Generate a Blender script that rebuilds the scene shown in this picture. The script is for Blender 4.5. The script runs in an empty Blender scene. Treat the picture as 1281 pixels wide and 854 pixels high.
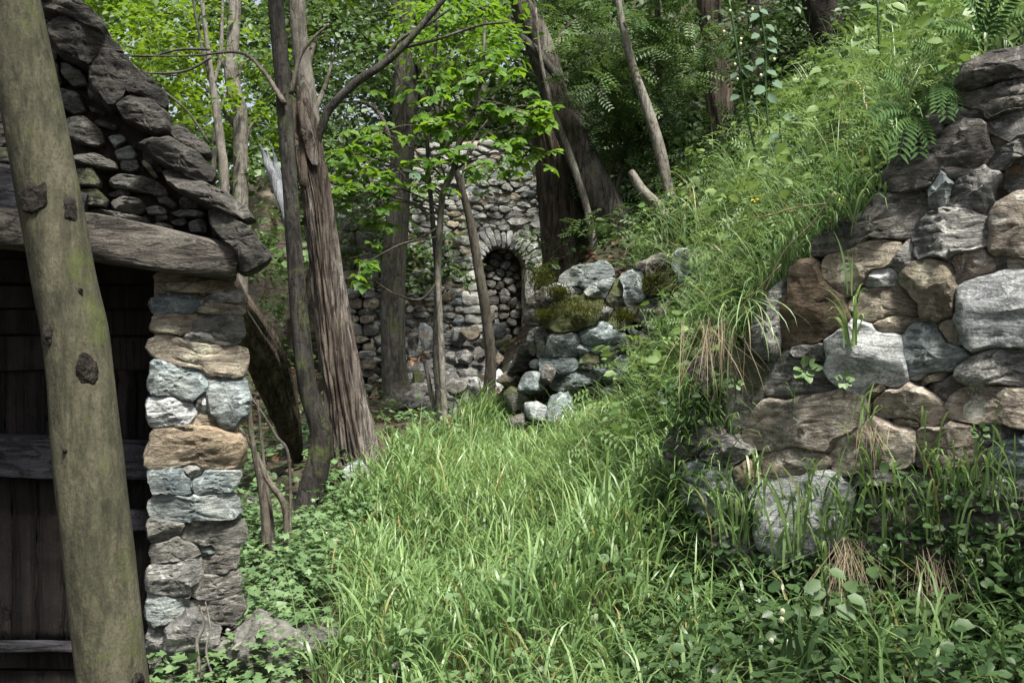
import bpy, bmesh, math, random
import numpy as np
from mathutils import Vector

# ------------------------------------------------------------------ camera, world, sun, exposure
scene = bpy.context.scene
C = scene.collection
F = 1373.0                       # focal length in photograph pixels (1281 wide)
CAM = np.array([0.0, 0.0, 1.6])
cam_data = bpy.data.cameras.new('camera')
cam = bpy.data.objects.new('camera', cam_data)
C.objects.link(cam)
cam.location = (0, 0, 1.6)
cam.rotation_euler = (math.radians(90), 0, 0)
cam_data.sensor_width = 36.0
cam_data.lens = 36.0 * F / 1281.0
cam_data.clip_start = 0.05
cam_data.clip_end = 2000
cam_data.dof.use_dof = False
scene.camera = cam

SUN_EL, SUN_AZ = math.radians(62), math.radians(152)   # azimuth clockwise from +Y: light from behind right
world = bpy.data.worlds.new('World')
scene.world = world
world.use_nodes = True
wn = world.node_tree.nodes
wl = world.node_tree.links
bg = wn['Background']
sky = wn.new('ShaderNodeTexSky')
sky.sky_type = 'NISHITA'
sky.sun_disc = False
sky.sun_elevation = SUN_EL
sky.sun_rotation = SUN_AZ
sky.air_density = 1.0
sky.dust_density = 4.0
sky.ozone_density = 0.6
sky_soft = wn.new('ShaderNodeHueSaturation')
sky_soft.inputs['Saturation'].default_value = 0.45
wl.new(sky.outputs[0], sky_soft.inputs['Color'])
wl.new(sky_soft.outputs[0], bg.inputs[0])
bg.inputs[1].default_value = 0.066

sun_data = bpy.data.lights.new('sun', 'SUN')
sun_data.energy = 3.9
sun_data.angle = math.radians(11)
sun_data.color = (1.0, 0.96, 0.88)
sun = bpy.data.objects.new('sun', sun_data)
C.objects.link(sun)
to_sun = Vector((math.sin(SUN_AZ) * math.cos(SUN_EL), math.cos(SUN_AZ) * math.cos(SUN_EL), math.sin(SUN_EL)))
sun.rotation_euler = to_sun.to_track_quat('Z', 'Y').to_euler()
sun.location = (0, -4, 12)

scene.view_settings.view_transform = 'Standard'
scene.view_settings.look = 'None'
scene.view_settings.gamma = 1.0
scene.view_settings.use_curve_mapping = False
scene.view_settings.exposure = 1.7
scene.cycles.use_denoising = True
scene.cycles.max_bounces = 7
scene.cycles.diffuse_bounces = 4
scene.cycles.transmission_bounces = 5
scene.cycles.glossy_bounces = 2
scene.cycles.transparent_max_bounces = 4

rng = np.random.default_rng(7)
random.seed(7)

# ------------------------------------------------------------------ numeric helpers
def _hash(ix, iy, iz, seed):
    h = (ix.astype(np.int64) * 374761393 + iy.astype(np.int64) * 668265263
         + iz.astype(np.int64) * 2147483647 + seed * 1274126177) & 0xffffffff
    h = ((h ^ (h >> 13)) * 1274126177) & 0xffffffff
    h = h ^ (h >> 16)
    return (h & 0xffffff) / float(0x1000000)

def vnoise(p, seed=0):
    """value noise in -1..1 at the points p (n,3)"""
    p = np.asarray(p, float)
    i = np.floor(p).astype(np.int64)
    f = p - i
    f = f * f * (3 - 2 * f)
    r = 0
    for dx in (0, 1):
        wx = f[:, 0] if dx else 1 - f[:, 0]
        for dy in (0, 1):
            wy = f[:, 1] if dy else 1 - f[:, 1]
            for dz in (0, 1):
                wz = f[:, 2] if dz else 1 - f[:, 2]
                r = r + wx * wy * wz * _hash(i[:, 0] + dx, i[:, 1] + dy, i[:, 2] + dz, seed)
    return r * 2 - 1

def fbm(p, seed=0, octaves=3):
    p = np.asarray(p, float)
    a, s, t = 1.0, 0, 0
    for k in range(octaves):
        s = s + a * vnoise(p * 2.03 ** k + 17.3 * k, seed + k)
        t += a
        a *= 0.5
    return s / t

def unit(v):
    v = np.asarray(v, float)
    return v / np.maximum(np.linalg.norm(v, axis=-1, keepdims=True), 1e-9)

def at(u, v, Y):
    """a point seen at photograph pixel (u, v), Y metres ahead"""
    return np.array([(u - 640.5) / F * Y, Y, 1.6 - (v - 427.0) / F * Y])

def pix(p):
    p = np.asarray(p, float)
    y = np.maximum(p[..., 1], 0.01)
    return np.stack([640.5 + p[..., 0] / y * F, 427.0 - (p[..., 2] - 1.6) / y * F], -1)

def in_poly(pts, poly):
    pts, poly = np.asarray(pts, float), np.asarray(poly, float)
    x, y = pts[:, 0, None], pts[:, 1, None]
    x1, y1 = poly[None, :, 0], poly[None, :, 1]
    x2, y2 = np.roll(x1, -1, 1), np.roll(y1, -1, 1)
    dy = np.where(y2 == y1, 1e-9, y2 - y1)
    c = ((y1 > y) != (y2 > y)) & (x < (x2 - x1) * (y - y1) / dy + x1)
    return (c.sum(1) % 2) == 1

def near_polys(polys, a, b, r):
    return [P for P in polys if P[:, 0].min() - r < a < P[:, 0].max() + r and P[:, 1].min() - r < b < P[:, 1].max() + r]

class Plane:
    """an upright plane through o, running along ex; n looks out of it"""
    def __init__(self, o, toward):
        self.o = np.array(o, float)
        e = np.array([toward[0] - o[0], toward[1] - o[1], 0.0])
        self.ex = e / np.linalg.norm(e)
        self.n = np.array([self.ex[1], -self.ex[0], 0.0])
        self.ez = np.array([0, 0, 1.0])
    def loc(self, u, v):
        d = np.array([(u - 640.5) / F, 1.0, -(v - 427.0) / F])
        t = np.dot(self.o - CAM, self.n) / np.dot(d, self.n)
        p = CAM + d * t
        return np.array([np.dot(p - self.o, self.ex), p[2] - self.o[2]])
    def world(self, a, b, d=0.0):
        return self.o + self.ex * a + self.ez * b + self.n * d

# ------------------------------------------------------------------ objects
WORLD_AT = {}
def mesh_np(name, V, faces, mat=None, smooth=True, rnd=None, sharp=None):
    """faces: (n,3) or (n,4) array, or a list of such arrays"""
    me = bpy.data.meshes.new(name)
    V = np.asarray(V, np.float32)
    if not isinstance(faces, (list, tuple)):
        faces = [faces]
    faces = [np.asarray(f, np.int32) for f in faces if len(f)]
    nl = sum(f.size for f in faces)
    npoly = sum(len(f) for f in faces)
    me.vertices.add(len(V))
    me.vertices.foreach_set('co', V.ravel())
    me.loops.add(nl)
    me.loops.foreach_set('vertex_index', np.concatenate([f.ravel() for f in faces]))
    me.polygons.add(npoly)
    sizes = np.concatenate([np.full(len(f), f.shape[1], np.int32) for f in faces])
    me.polygons.foreach_set('loop_start', (np.cumsum(sizes) - sizes).astype(np.int32))
    me.update(calc_edges=True)
    if smooth:
        me.polygons.foreach_set('use_smooth', np.ones(npoly, bool))
        if sharp:
            me.set_sharp_from_angle(angle=math.radians(sharp))
    if rnd is not None:
        at_ = me.attributes.new('rnd', 'FLOAT', 'POINT')
        at_.data.foreach_set('value', np.asarray(rnd, np.float32))
    if mat is not None:
        me.materials.append(mat)
    return me

def put(name, me, loc=(0, 0, 0), parent=None, label=None, cat=None, group=None, kind=None):
    o = bpy.data.objects.new(name, me)
    C.objects.link(o)
    loc = np.array(loc, float)
    WORLD_AT[o.name] = loc
    if parent is not None:
        o.parent = parent
        loc = loc - WORLD_AT[parent.name]
    o.location = loc.tolist()
    if label: o['label'] = label
    if cat: o['category'] = cat
    if group: o['group'] = group
    if kind: o['kind'] = kind
    return o

def thing(name, loc, label, cat, group=None):
    return put(name, None, loc, None, label, cat, group)

class Soup:
    """collects arrays of verts and faces for one mesh"""
    def __init__(self):
        self.V, self.F, self.R, self.n = [], {}, [], 0
    def add(self, V, faces, r=0.5):
        V = np.asarray(V, float)
        for f in (faces if isinstance(faces, list) else [faces]):
            f = np.asarray(f)
            if len(f):
                self.F.setdefault(f.shape[1], []).append(f + self.n)
        self.V.append(V)
        self.R.append(np.broadcast_to(np.asarray(r, float), (len(V),)))
        self.n += len(V)
    def mesh(self, name, mat, origin=(0, 0, 0), smooth=True, sharp=None):
        V = np.concatenate(self.V) - np.asarray(origin)
        fs = [np.concatenate(f) for f in self.F.values()]
        return mesh_np(name, V, fs, mat, smooth, np.concatenate(self.R), sharp)

# ------------------------------------------------------------------ materials
def new_mat(name):
    m = bpy.data.materials.new(name)
    m.use_nodes = True
    nt = m.node_tree
    b = nt.nodes['Principled BSDF']
    return m, nt, nt.nodes, nt.links, b

def N(nt, kind, **kw):
    n = nt.nodes.new(kind)
    for k, v in kw.items():
        if k in n.inputs.keys() if hasattr(n, 'inputs') else False:
            n.inputs[k].default_value = v
        else:
            setattr(n, k, v)
    return n

def coords(nt, random_shift=True, scale=(1, 1, 1), rot=(0, 0, 0), tumble=0.0):
    L = nt.links
    tc = nt.nodes.new('ShaderNodeTexCoord')
    out = tc.outputs['Object']
    if random_shift:
        oi = nt.nodes.new('ShaderNodeObjectInfo')
        mu = nt.nodes.new('ShaderNodeMath'); mu.operation = 'MULTIPLY'; mu.inputs[1].default_value = 61.0
        L.new(oi.outputs['Random'], mu.inputs[0])
        ad = nt.nodes.new('ShaderNodeVectorMath'); ad.operation = 'ADD'
        L.new(out, ad.inputs[0]); L.new(mu.outputs[0], ad.inputs[1])
        out = ad.outputs[0]
    mp = nt.nodes.new('ShaderNodeMapping')
    mp.inputs['Scale'].default_value = scale
    mp.inputs['Rotation'].default_value = rot
    if tumble:
        o2 = nt.nodes.new('ShaderNodeObjectInfo')
        cb = nt.nodes.new('ShaderNodeCombineXYZ')
        for k, (f_, s_) in enumerate(((7.0, .5), (13.0, 1.0), (1.0, 0.0))):
            a_ = nt.nodes.new('ShaderNodeMath'); a_.operation = 'MULTIPLY'; a_.inputs[1].default_value = f_
            b_ = nt.nodes.new('ShaderNodeMath'); b_.operation = 'FRACT'
            c_ = nt.nodes.new('ShaderNodeMath'); c_.operation = 'MULTIPLY_ADD'
            c_.inputs[1].default_value = s_ * tumble; c_.inputs[2].default_value = -s_ * tumble / 2
            L.new(o2.outputs['Random'], a_.inputs[0]); L.new(a_.outputs[0], b_.inputs[0]); L.new(b_.outputs[0], c_.inputs[0])
            L.new(c_.outputs[0], cb.inputs[k])
        L.new(cb.outputs[0], mp.inputs['Rotation'])
    L.new(out, mp.inputs[0])
    return mp.outputs[0]

def noise(nt, vec, scale, detail=6, rough=0.6, dist=0.0):
    n = nt.nodes.new('ShaderNodeTexNoise')
    n.inputs['Scale'].default_value = scale
    n.inputs['Detail'].default_value = detail
    n.inputs['Roughness'].default_value = rough
    n.inputs['Distortion'].default_value = dist
    nt.links.new(vec, n.inputs['Vector'])
    return n.outputs['Fac']

def ramp(nt, fac, stops, interp='LINEAR'):
    r = nt.nodes.new('ShaderNodeValToRGB')
    r.color_ramp.interpolation = interp
    el = r.color_ramp.elements
    while len(el) < len(stops):
        el.new(0.5)
    for e, (p, c) in zip(el, stops):
        e.position = p
        e.color = (c, c, c, 1) if isinstance(c, (int, float)) else (*c, 1)
    nt.links.new(fac, r.inputs[0])
    return r.outputs[0]

def mix(nt, fac, a, b, mode='MIX'):
    m = nt.nodes.new('ShaderNodeMix')
    m.data_type = 'RGBA'
    m.blend_type = mode
    for s, val in ((m.inputs[0], fac), (m.inputs[6], a), (m.inputs[7], b)):
        if hasattr(val, 'links'):
            nt.links.new(val, s)
        elif s == m.inputs[0]:
            s.default_value = val
        else:
            s.default_value = (*val, 1)
    return m.outputs[2]

def bump(nt, height, strength, dist, normal=None):
    b = nt.nodes.new('ShaderNodeBump')
    b.inputs['Strength'].default_value = strength
    b.inputs['Distance'].default_value = dist
    nt.links.new(height, b.inputs['Height'])
    if normal is not None:
        nt.links.new(normal, b.inputs['Normal'])
    return b.outputs[0]

def stone_mat(name, c1, c2, c3=None, strata=0.5, lichen=0.3, moss=0.0, sc=1.0, speck=0.3):
    m, nt, nd, L, b = new_mat(name)
    v = coords(nt)
    vs = coords(nt, scale=(2.4 * sc, 2.4 * sc, 10 * sc), rot=(0.15, 0.2, 0), tumble=1.3)
    n1 = noise(nt, v, 5 * sc, 8, 0.65, 0.4)
    n2 = noise(nt, vs, 2.0, 7, 0.68, 1.4)
    n3 = noise(nt, v, 75 * sc, 3, 0.7)
    n4 = noise(nt, v, 11 * sc, 7, 0.7, 0.8)
    n5 = noise(nt, v, 2.2 * sc, 4, 0.5)
    n6 = noise(nt, vs, 1.1, 5, 0.6, 1.8)
    crack = ramp(nt, n6, [(0.455, 0.0), (0.492, 1.0), (0.508, 1.0), (0.545, 0.0)])
    col = ramp(nt, n1, [(0.36, c1), (0.62, c2)])
    if c3:
        col = mix(nt, ramp(nt, n5, [(0.42, 0.0), (0.62, 1.0)]), col, c3)
    dk = tuple(x * 0.42 for x in c1)
    col = mix(nt, ramp(nt, n2, [(0.36, strata), (0.56, 0.0)]), col, dk)
    lc = tuple(min(0.62, x * 1.75 + 0.04) for x in c2)
    col = mix(nt, ramp(nt, n4, [(0.53, 0.0), (0.64, min(1, lichen * 1.4))]), col, lc)
    col = mix(nt, ramp(nt, n3, [(0.4, speck), (0.6, 0.0)]), col, tuple(x * 0.5 for x in c1))
    col = mix(nt, ramp(nt, crack, [(0.3, 0.0), (1.0, 0.6)]), col, tuple(x * 0.3 for x in c1))
    if moss > 0:
        g = nt.nodes.new('ShaderNodeNewGeometry')
        sx = nt.nodes.new('ShaderNodeSeparateXYZ')
        L.new(g.outputs['Normal'], sx.inputs[0])
        ad = nt.nodes.new('ShaderNodeMath'); ad.operation = 'MULTIPLY_ADD'
        ad.inputs[1].default_value = 0.8
        L.new(n4, ad.inputs[0]); L.new(sx.outputs[2], ad.inputs[2])
        lo = 1.45 - moss
        col = mix(nt, ramp(nt, ad.outputs[0], [(max(0.0, lo - .15), 0.0), (min(1.0, lo + .15), 0.9)]), col,
                  ramp(nt, n3, [(0.3, (0.022, 0.028, 0.008)), (0.7, (0.065, 0.075, 0.02))]))
    oi = nd.new('ShaderNodeObjectInfo')
    hs = nd.new('ShaderNodeHueSaturation')
    mr = nd.new('ShaderNodeMapRange')
    mr.inputs[3].default_value = 0.72; mr.inputs[4].default_value = 1.22
    L.new(oi.outputs['Random'], mr.inputs[0])
    L.new(mr.outputs[0], hs.inputs['Value'])
    L.new(col, hs.inputs['Color'])
    L.new(hs.outputs[0], b.inputs['Base Color'])
    b.inputs['Roughness'].default_value = 0.82
    b.inputs['Specular IOR Level'].default_value = 0.3
    ci = nt.nodes.new('ShaderNodeMath'); ci.operation = 'MULTIPLY'; ci.inputs[1].default_value = -1.0
    L.new(crack, ci.inputs[0])
    nb = bump(nt, ci.outputs[0], 0.5, 0.02)
    nb = bump(nt, n2, 0.7, 0.03, nb)
    nb = bump(nt, n4, 0.9, 0.025, nb)
    nb = bump(nt, n3, 0.5, 0.006, nb)
    L.new(nb, b.inputs['Normal'])
    return m

def bark_mat(name, c1, c2, c3, stretch=0.18, sc=1.0, moss=0.0, bstr=0.8, fib=26, level=False, split=0.7):
    m, nt, nd, L, b = new_mat(name)
    v = coords(nt, scale=(stretch, 1, 1) if level else (1, 1, stretch))
    vo = coords(nt)
    n1 = noise(nt, v, fib * sc, 8, 0.65, 0.3)
    n2 = noise(nt, v, 6 * sc, 5, 0.6, 0.5)
    n3 = noise(nt, vo, 5 * sc, 6, 0.65)
    n4 = noise(nt, vo, 90 * sc, 3, 0.7)
    col = ramp(nt, n1, [(0.32, c1), (0.66, c2)])
    col = mix(nt, ramp(nt, n2, [(0.45, 0.0), (0.7, 0.75)]), col, c3)
    col = mix(nt, ramp(nt, n4, [(0.35, 0.45), (0.6, 0.0)]), col, tuple(x * 0.4 for x in c1))
    col = mix(nt, ramp(nt, n3, [(0.36, 0.55), (0.52, 0.0)]), col, tuple(x * 0.8 for x in c1))
    vc = coords(nt, scale=(stretch * .35, 1, 1) if level else (1, 1, stretch * .35))
    n7 = noise(nt, vc, 9 * sc, 6, 0.6, 0.6)
    crack = ramp(nt, n7, [(0.46, 0.0), (0.49, 1.0), (0.505, 1.0), (0.53, 0.0)])
    col = mix(nt, ramp(nt, crack, [(0.2, 0.0), (1.0, split)]), col, tuple(x * 0.4 for x in c1))
    if moss > 0:
        col = mix(nt, ramp(nt, n3, [(0.62 - moss * .3, 0.0), (0.75 - moss * .2, 0.8)]), col, (0.055, 0.07, 0.018))
    L.new(col, b.inputs['Base Color'])
    b.inputs['Roughness'].default_value = 0.9
    b.inputs['Specular IOR Level'].default_value = 0.2
    ci = nt.nodes.new('ShaderNodeMath'); ci.operation = 'MULTIPLY'; ci.inputs[1].default_value = -1.0
    L.new(crack, ci.inputs[0])
    nb = bump(nt, ci.outputs[0], bstr * .85 * split, 0.02)
    nb = bump(nt, n1, bstr, 0.02, nb)
    nb = bump(nt, n3, bstr * 0.6, 0.02, nb)
    nb = bump(nt, n4, bstr * 0.4, 0.005, nb)
    L.new(nb, b.inputs['Normal'])
    return m

def leaf_mat(name, c1, c2, transl=0.35, rough=0.5, tint=1.25, spec=0.4, old=None):
    m, nt, nd, L, b = new_mat(name)
    a = nd.new('ShaderNodeAttribute'); a.attribute_name = 'rnd'
    col = ramp(nt, a.outputs['Fac'], [(0.0, c1), (0.93, c2), (0.99, old)] if old else [(0.0, c1), (1.0, c2)])
    L.new(col, b.inputs['Base Color'])
    b.inputs['Roughness'].default_value = rough
    b.inputs['Specular IOR Level'].default_value = spec
    tr = nd.new('ShaderNodeBsdfTranslucent')
    hs = nd.new('ShaderNodeHueSaturation')
    hs.inputs['Hue'].default_value = 0.485
    hs.inputs['Saturation'].default_value = 1.1
    hs.inputs['Value'].default_value = tint
    L.new(col, hs.inputs['Color'])
    L.new(hs.outputs[0], tr.inputs['Color'])
    mx = nd.new('ShaderNodeMixShader')
    mx.inputs[0].default_value = transl
    L.new(b.outputs[0], mx.inputs[1])
    L.new(tr.outputs[0], mx.inputs[2])
    L.new(mx.outputs[0], nd['Material Output'].inputs['Surface'])
    return m

M = {}
M['grey'] = stone_mat('grey_schist', (0.105, 0.105, 0.10), (0.30, 0.295, 0.275), None, 0.6, 0.5)
M['blue'] = stone_mat('blue_grey_schist', (0.085, 0.108, 0.115), (0.25, 0.29, 0.29), (0.31, 0.325, 0.30), 0.55, 0.5)
M['tan'] = stone_mat('tan_stone', (0.17, 0.14, 0.10), (0.38, 0.33, 0.25), (0.24, 0.21, 0.17), 0.5, 0.35)
M['rust'] = stone_mat('rusty_stone', (0.19, 0.13, 0.082), (0.36, 0.295, 0.205), (0.28, 0.255, 0.205), 0.45, 0.3)
M['pink'] = stone_mat('pinkish_stone', (0.185, 0.152, 0.122), (0.43, 0.36, 0.29), (0.30, 0.265, 0.22), 0.45, 0.45)
M['dark'] = stone_mat('dark_schist', (0.058, 0.055, 0.049), (0.20, 0.188, 0.168), None, 0.7, 0.4)
M['white'] = stone_mat('pale_speckled_stone', (0.26, 0.275, 0.28), (0.50, 0.515, 0.505), None, 0.3, 0.5, 0, 1.0, 0.5)
M['moss'] = stone_mat('mossy_stone', (0.11, 0.11, 0.09), (0.22, 0.22, 0.19), None, 0.6, 0.3, 0.98)
M['thickmoss'] = stone_mat('thick_moss_stone', (0.055, 0.058, 0.028), (0.12, 0.12, 0.06), None, 0.3, 0.2, 1.42)
M['brown'] = stone_mat('rust_brown_rock', (0.06, 0.045, 0.03), (0.145, 0.105, 0.068), (0.11, 0.088, 0.065), 0.7, 0.2)
M['roof'] = stone_mat('weathered_roof_slab', (0.032, 0.03, 0.027), (0.095, 0.09, 0.08), None, 0.75, 0.3, 0.12)
M['gable'] = stone_mat('gable_stone', (0.075, 0.075, 0.066), (0.19, 0.185, 0.165), None, 0.6, 0.35, 0.1)
M['ruin'] = stone_mat('ruin_stone', (0.28, 0.28, 0.26), (0.46, 0.465, 0.44), None, 0.4, 0.4)
M['earth'] = stone_mat('dark_earth', (0.03, 0.023, 0.016), (0.085, 0.067, 0.047), None, 0.4, 0.1, 0.0, 2.0)
M['mortar'] = stone_mat('old_lime_mortar', (0.20, 0.165, 0.12), (0.36, 0.31, 0.24), None, 0.2, 0.3, 0.0, 1.6)
M['rock'] = stone_mat('brown_cliff_rock', (0.20, 0.165, 0.12), (0.36, 0.31, 0.24), (0.22, 0.2, 0.17), 0.5, 0.3, 0.1, 0.4)
M['floor'] = stone_mat('forest_floor', (0.020, 0.016, 0.010), (0.06, 0.048, 0.03), (0.035, 0.04, 0.014), 0.2, 0.05, 0.0, 0.8)

M['pole'] = bark_mat('algae_bark', (0.026, 0.026, 0.017), (0.08, 0.076, 0.048), (0.115, 0.108, 0.074), 0.3, 1.0, 0.2, 0.5, 34, False, 0.22)
M['darkbark'] = bark_mat('dark_bark', (0.035, 0.033, 0.028), (0.085, 0.08, 0.068), (0.13, 0.125, 0.11), 0.5, 1.0, 0.3, 0.8)
M['blackbark'] = bark_mat('blackish_mossy_bark', (0.010, 0.009, 0.008), (0.036, 0.033, 0.028), (0.065, 0.062, 0.054), 0.4, 1.0, 0.2, 0.8)
M['roughbark'] = bark_mat('rough_grey_brown_bark', (0.035, 0.03, 0.024), (0.14, 0.125, 0.105), (0.19, 0.175, 0.15), 0.3, 1.0, 0.15, 1.0, 20)
M['greybark'] = bark_mat('grey_bark', (0.10, 0.09, 0.075), (0.20, 0.185, 0.16), (0.26, 0.245, 0.22), 0.5, 1.0, 0.1, 0.6)
M['torn'] = bark_mat('torn_bark', (0.02, 0.015, 0.012), (0.15, 0.122, 0.10), (0.28, 0.262, 0.238), 0.06, 1.0, 0.05, 1.0, 26)
M['shaggy'] = bark_mat('shaggy_dark_bark', (0.025, 0.02, 0.015), (0.10, 0.08, 0.06), (0.15, 0.12, 0.09), 0.08, 1.0, 0.0, 1.0, 30)
M['rawwood'] = bark_mat('weathered_raw_wood', (0.12, 0.13, 0.15), (0.30, 0.32, 0.35), (0.38, 0.385, 0.38), 0.06, 1.0, 0.0, 0.6, 40)
M['beam'] = bark_mat('weathered_beam_wood', (0.035, 0.031, 0.027), (0.135, 0.122, 0.105), (0.19, 0.176, 0.155), 0.07, 1.0, 0.0, 1.0, 30, True)
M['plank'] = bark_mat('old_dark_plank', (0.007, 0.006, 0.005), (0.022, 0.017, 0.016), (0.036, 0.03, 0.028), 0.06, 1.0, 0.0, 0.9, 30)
M['rail'] = bark_mat('grey_bluish_rail_wood', (0.018, 0.018, 0.021), (0.07, 0.068, 0.078), (0.12, 0.118, 0.128), 0.1, 1.0, 0.0, 1.0, 24, True)
M['twig'] = bark_mat('twig_bark', (0.05, 0.043, 0.034), (0.12, 0.105, 0.085), (0.16, 0.145, 0.12), 0.5, 1.0, 0.0, 0.5)
M['knot'] = bark_mat('black_knot_bark', (0.010, 0.008, 0.007), (0.035, 0.03, 0.024), (0.05, 0.042, 0.034), 1.0, 1.5, 0.0, 1.0, 20)

M['grass'] = leaf_mat('bright_grass', (0.055, 0.118, 0.034), (0.20, 0.30, 0.11), 0.35, 0.42, 1.3, 0.45, (0.24, 0.21, 0.08))
M['bankgrass'] = leaf_mat('bank_grass', (0.05, 0.11, 0.034), (0.19, 0.28, 0.12), 0.35, 0.45, 1.3, 0.45, (0.28, 0.24, 0.11))
M['herb'] = leaf_mat('herb_leaf', (0.052, 0.11, 0.042), (0.15, 0.225, 0.095), 0.3, 0.5, 1.2)
M['shadeherb'] = leaf_mat('shade_dark_herb_leaf', (0.026, 0.062, 0.022), (0.085, 0.14, 0.05), 0.25, 0.42, 1.1, 0.4)  # dark leaf green, darkened further for the shade of the lower right corner
M['bankherb'] = leaf_mat('bank_herb_leaf', (0.06, 0.12, 0.03), (0.15, 0.22, 0.07), 0.35, 0.5)
M['bright'] = leaf_mat('bright_leaf', (0.05, 0.12, 0.018), (0.125, 0.22, 0.032), 0.5, 0.5, 1.4, 0.3)
M['yellow'] = leaf_mat('yellow_green_leaf', (0.05, 0.115, 0.016), (0.14, 0.215, 0.03), 0.55, 0.5, 1.5)
M['mid'] = leaf_mat('mid_green_leaf', (0.035, 0.08, 0.022), (0.095, 0.15, 0.045), 0.35, 0.5)
M['deep'] = leaf_mat('deep_green_leaf', (0.018, 0.042, 0.013), (0.06, 0.10, 0.03), 0.3, 0.5)
M['pale'] = leaf_mat('pale_green_leaf', (0.06, 0.11, 0.07), (0.12, 0.18, 0.12), 0.25, 0.7, 1.2, 0.15)
M['dry'] = leaf_mat('dry_straw', (0.085, 0.065, 0.042), (0.27, 0.222, 0.15), 0.2, 0.6, 1.0, 0.2)
M['litter'] = leaf_mat('dead_leaf', (0.06, 0.035, 0.022), (0.20, 0.12, 0.075), 0.15, 0.7, 1.0, 0.2)
M['fern'] = leaf_mat('fern_green', (0.035, 0.085, 0.025), (0.08, 0.15, 0.045), 0.35, 0.7, 1.25, 0.2)
M['flower'] = leaf_mat('cream_flower', (0.55, 0.55, 0.35), (0.7, 0.7, 0.5), 0.3, 0.6, 1.0)
M['yflower'] = leaf_mat('yellow_leaf', (0.55, 0.45, 0.03), (0.7, 0.6, 0.08), 0.4, 0.5, 1.0)
M['mossblade'] = leaf_mat('moss_tuft', (0.05, 0.06, 0.014), (0.13, 0.14, 0.035), 0.2, 0.8, 1.0, 0.1)

# ------------------------------------------------------------------ shape builders
def resample_r(poly, NT):
    """star-shaped radius of a polygon round its area centroid"""
    P = np.asarray(poly, float)
    x, y = P[:, 0], P[:, 1]
    x2, y2 = np.roll(x, -1), np.roll(y, -1)
    cr = x * y2 - x2 * y
    A = cr.sum() / 2
    if abs(A) < 1e-9:
        c = P.mean(0)
    else:
        c = np.array([((x + x2) * cr).sum(), ((y + y2) * cr).sum()]) / (6 * A)
    th = np.linspace(0, 2 * np.pi, NT, endpoint=False)
    d = np.stack([np.cos(th), np.sin(th)], -1)
    r = np.full(NT, 0.0)
    for i in range(len(P)):
        a = P[i] - c
        e = P[(i + 1) % len(P)] - P[i]
        den = d[:, 0] * e[1] - d[:, 1] * e[0]
        den = np.where(np.abs(den) < 1e-12, 1e-12, den)
        t = (a[0] * e[1] - a[1] * e[0]) / den
        s = (a[0] * d[:, 1] - a[1] * d[:, 0]) / den
        ok = (t > 0) & (s >= -1e-6) & (s <= 1 + 1e-6)
        r = np.where(ok & (t > r), t, r)
    m = r[r > 0].mean() if (r > 0).any() else 0.05
    r = np.where(r <= 0, m, r)
    return c, th, r

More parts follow.
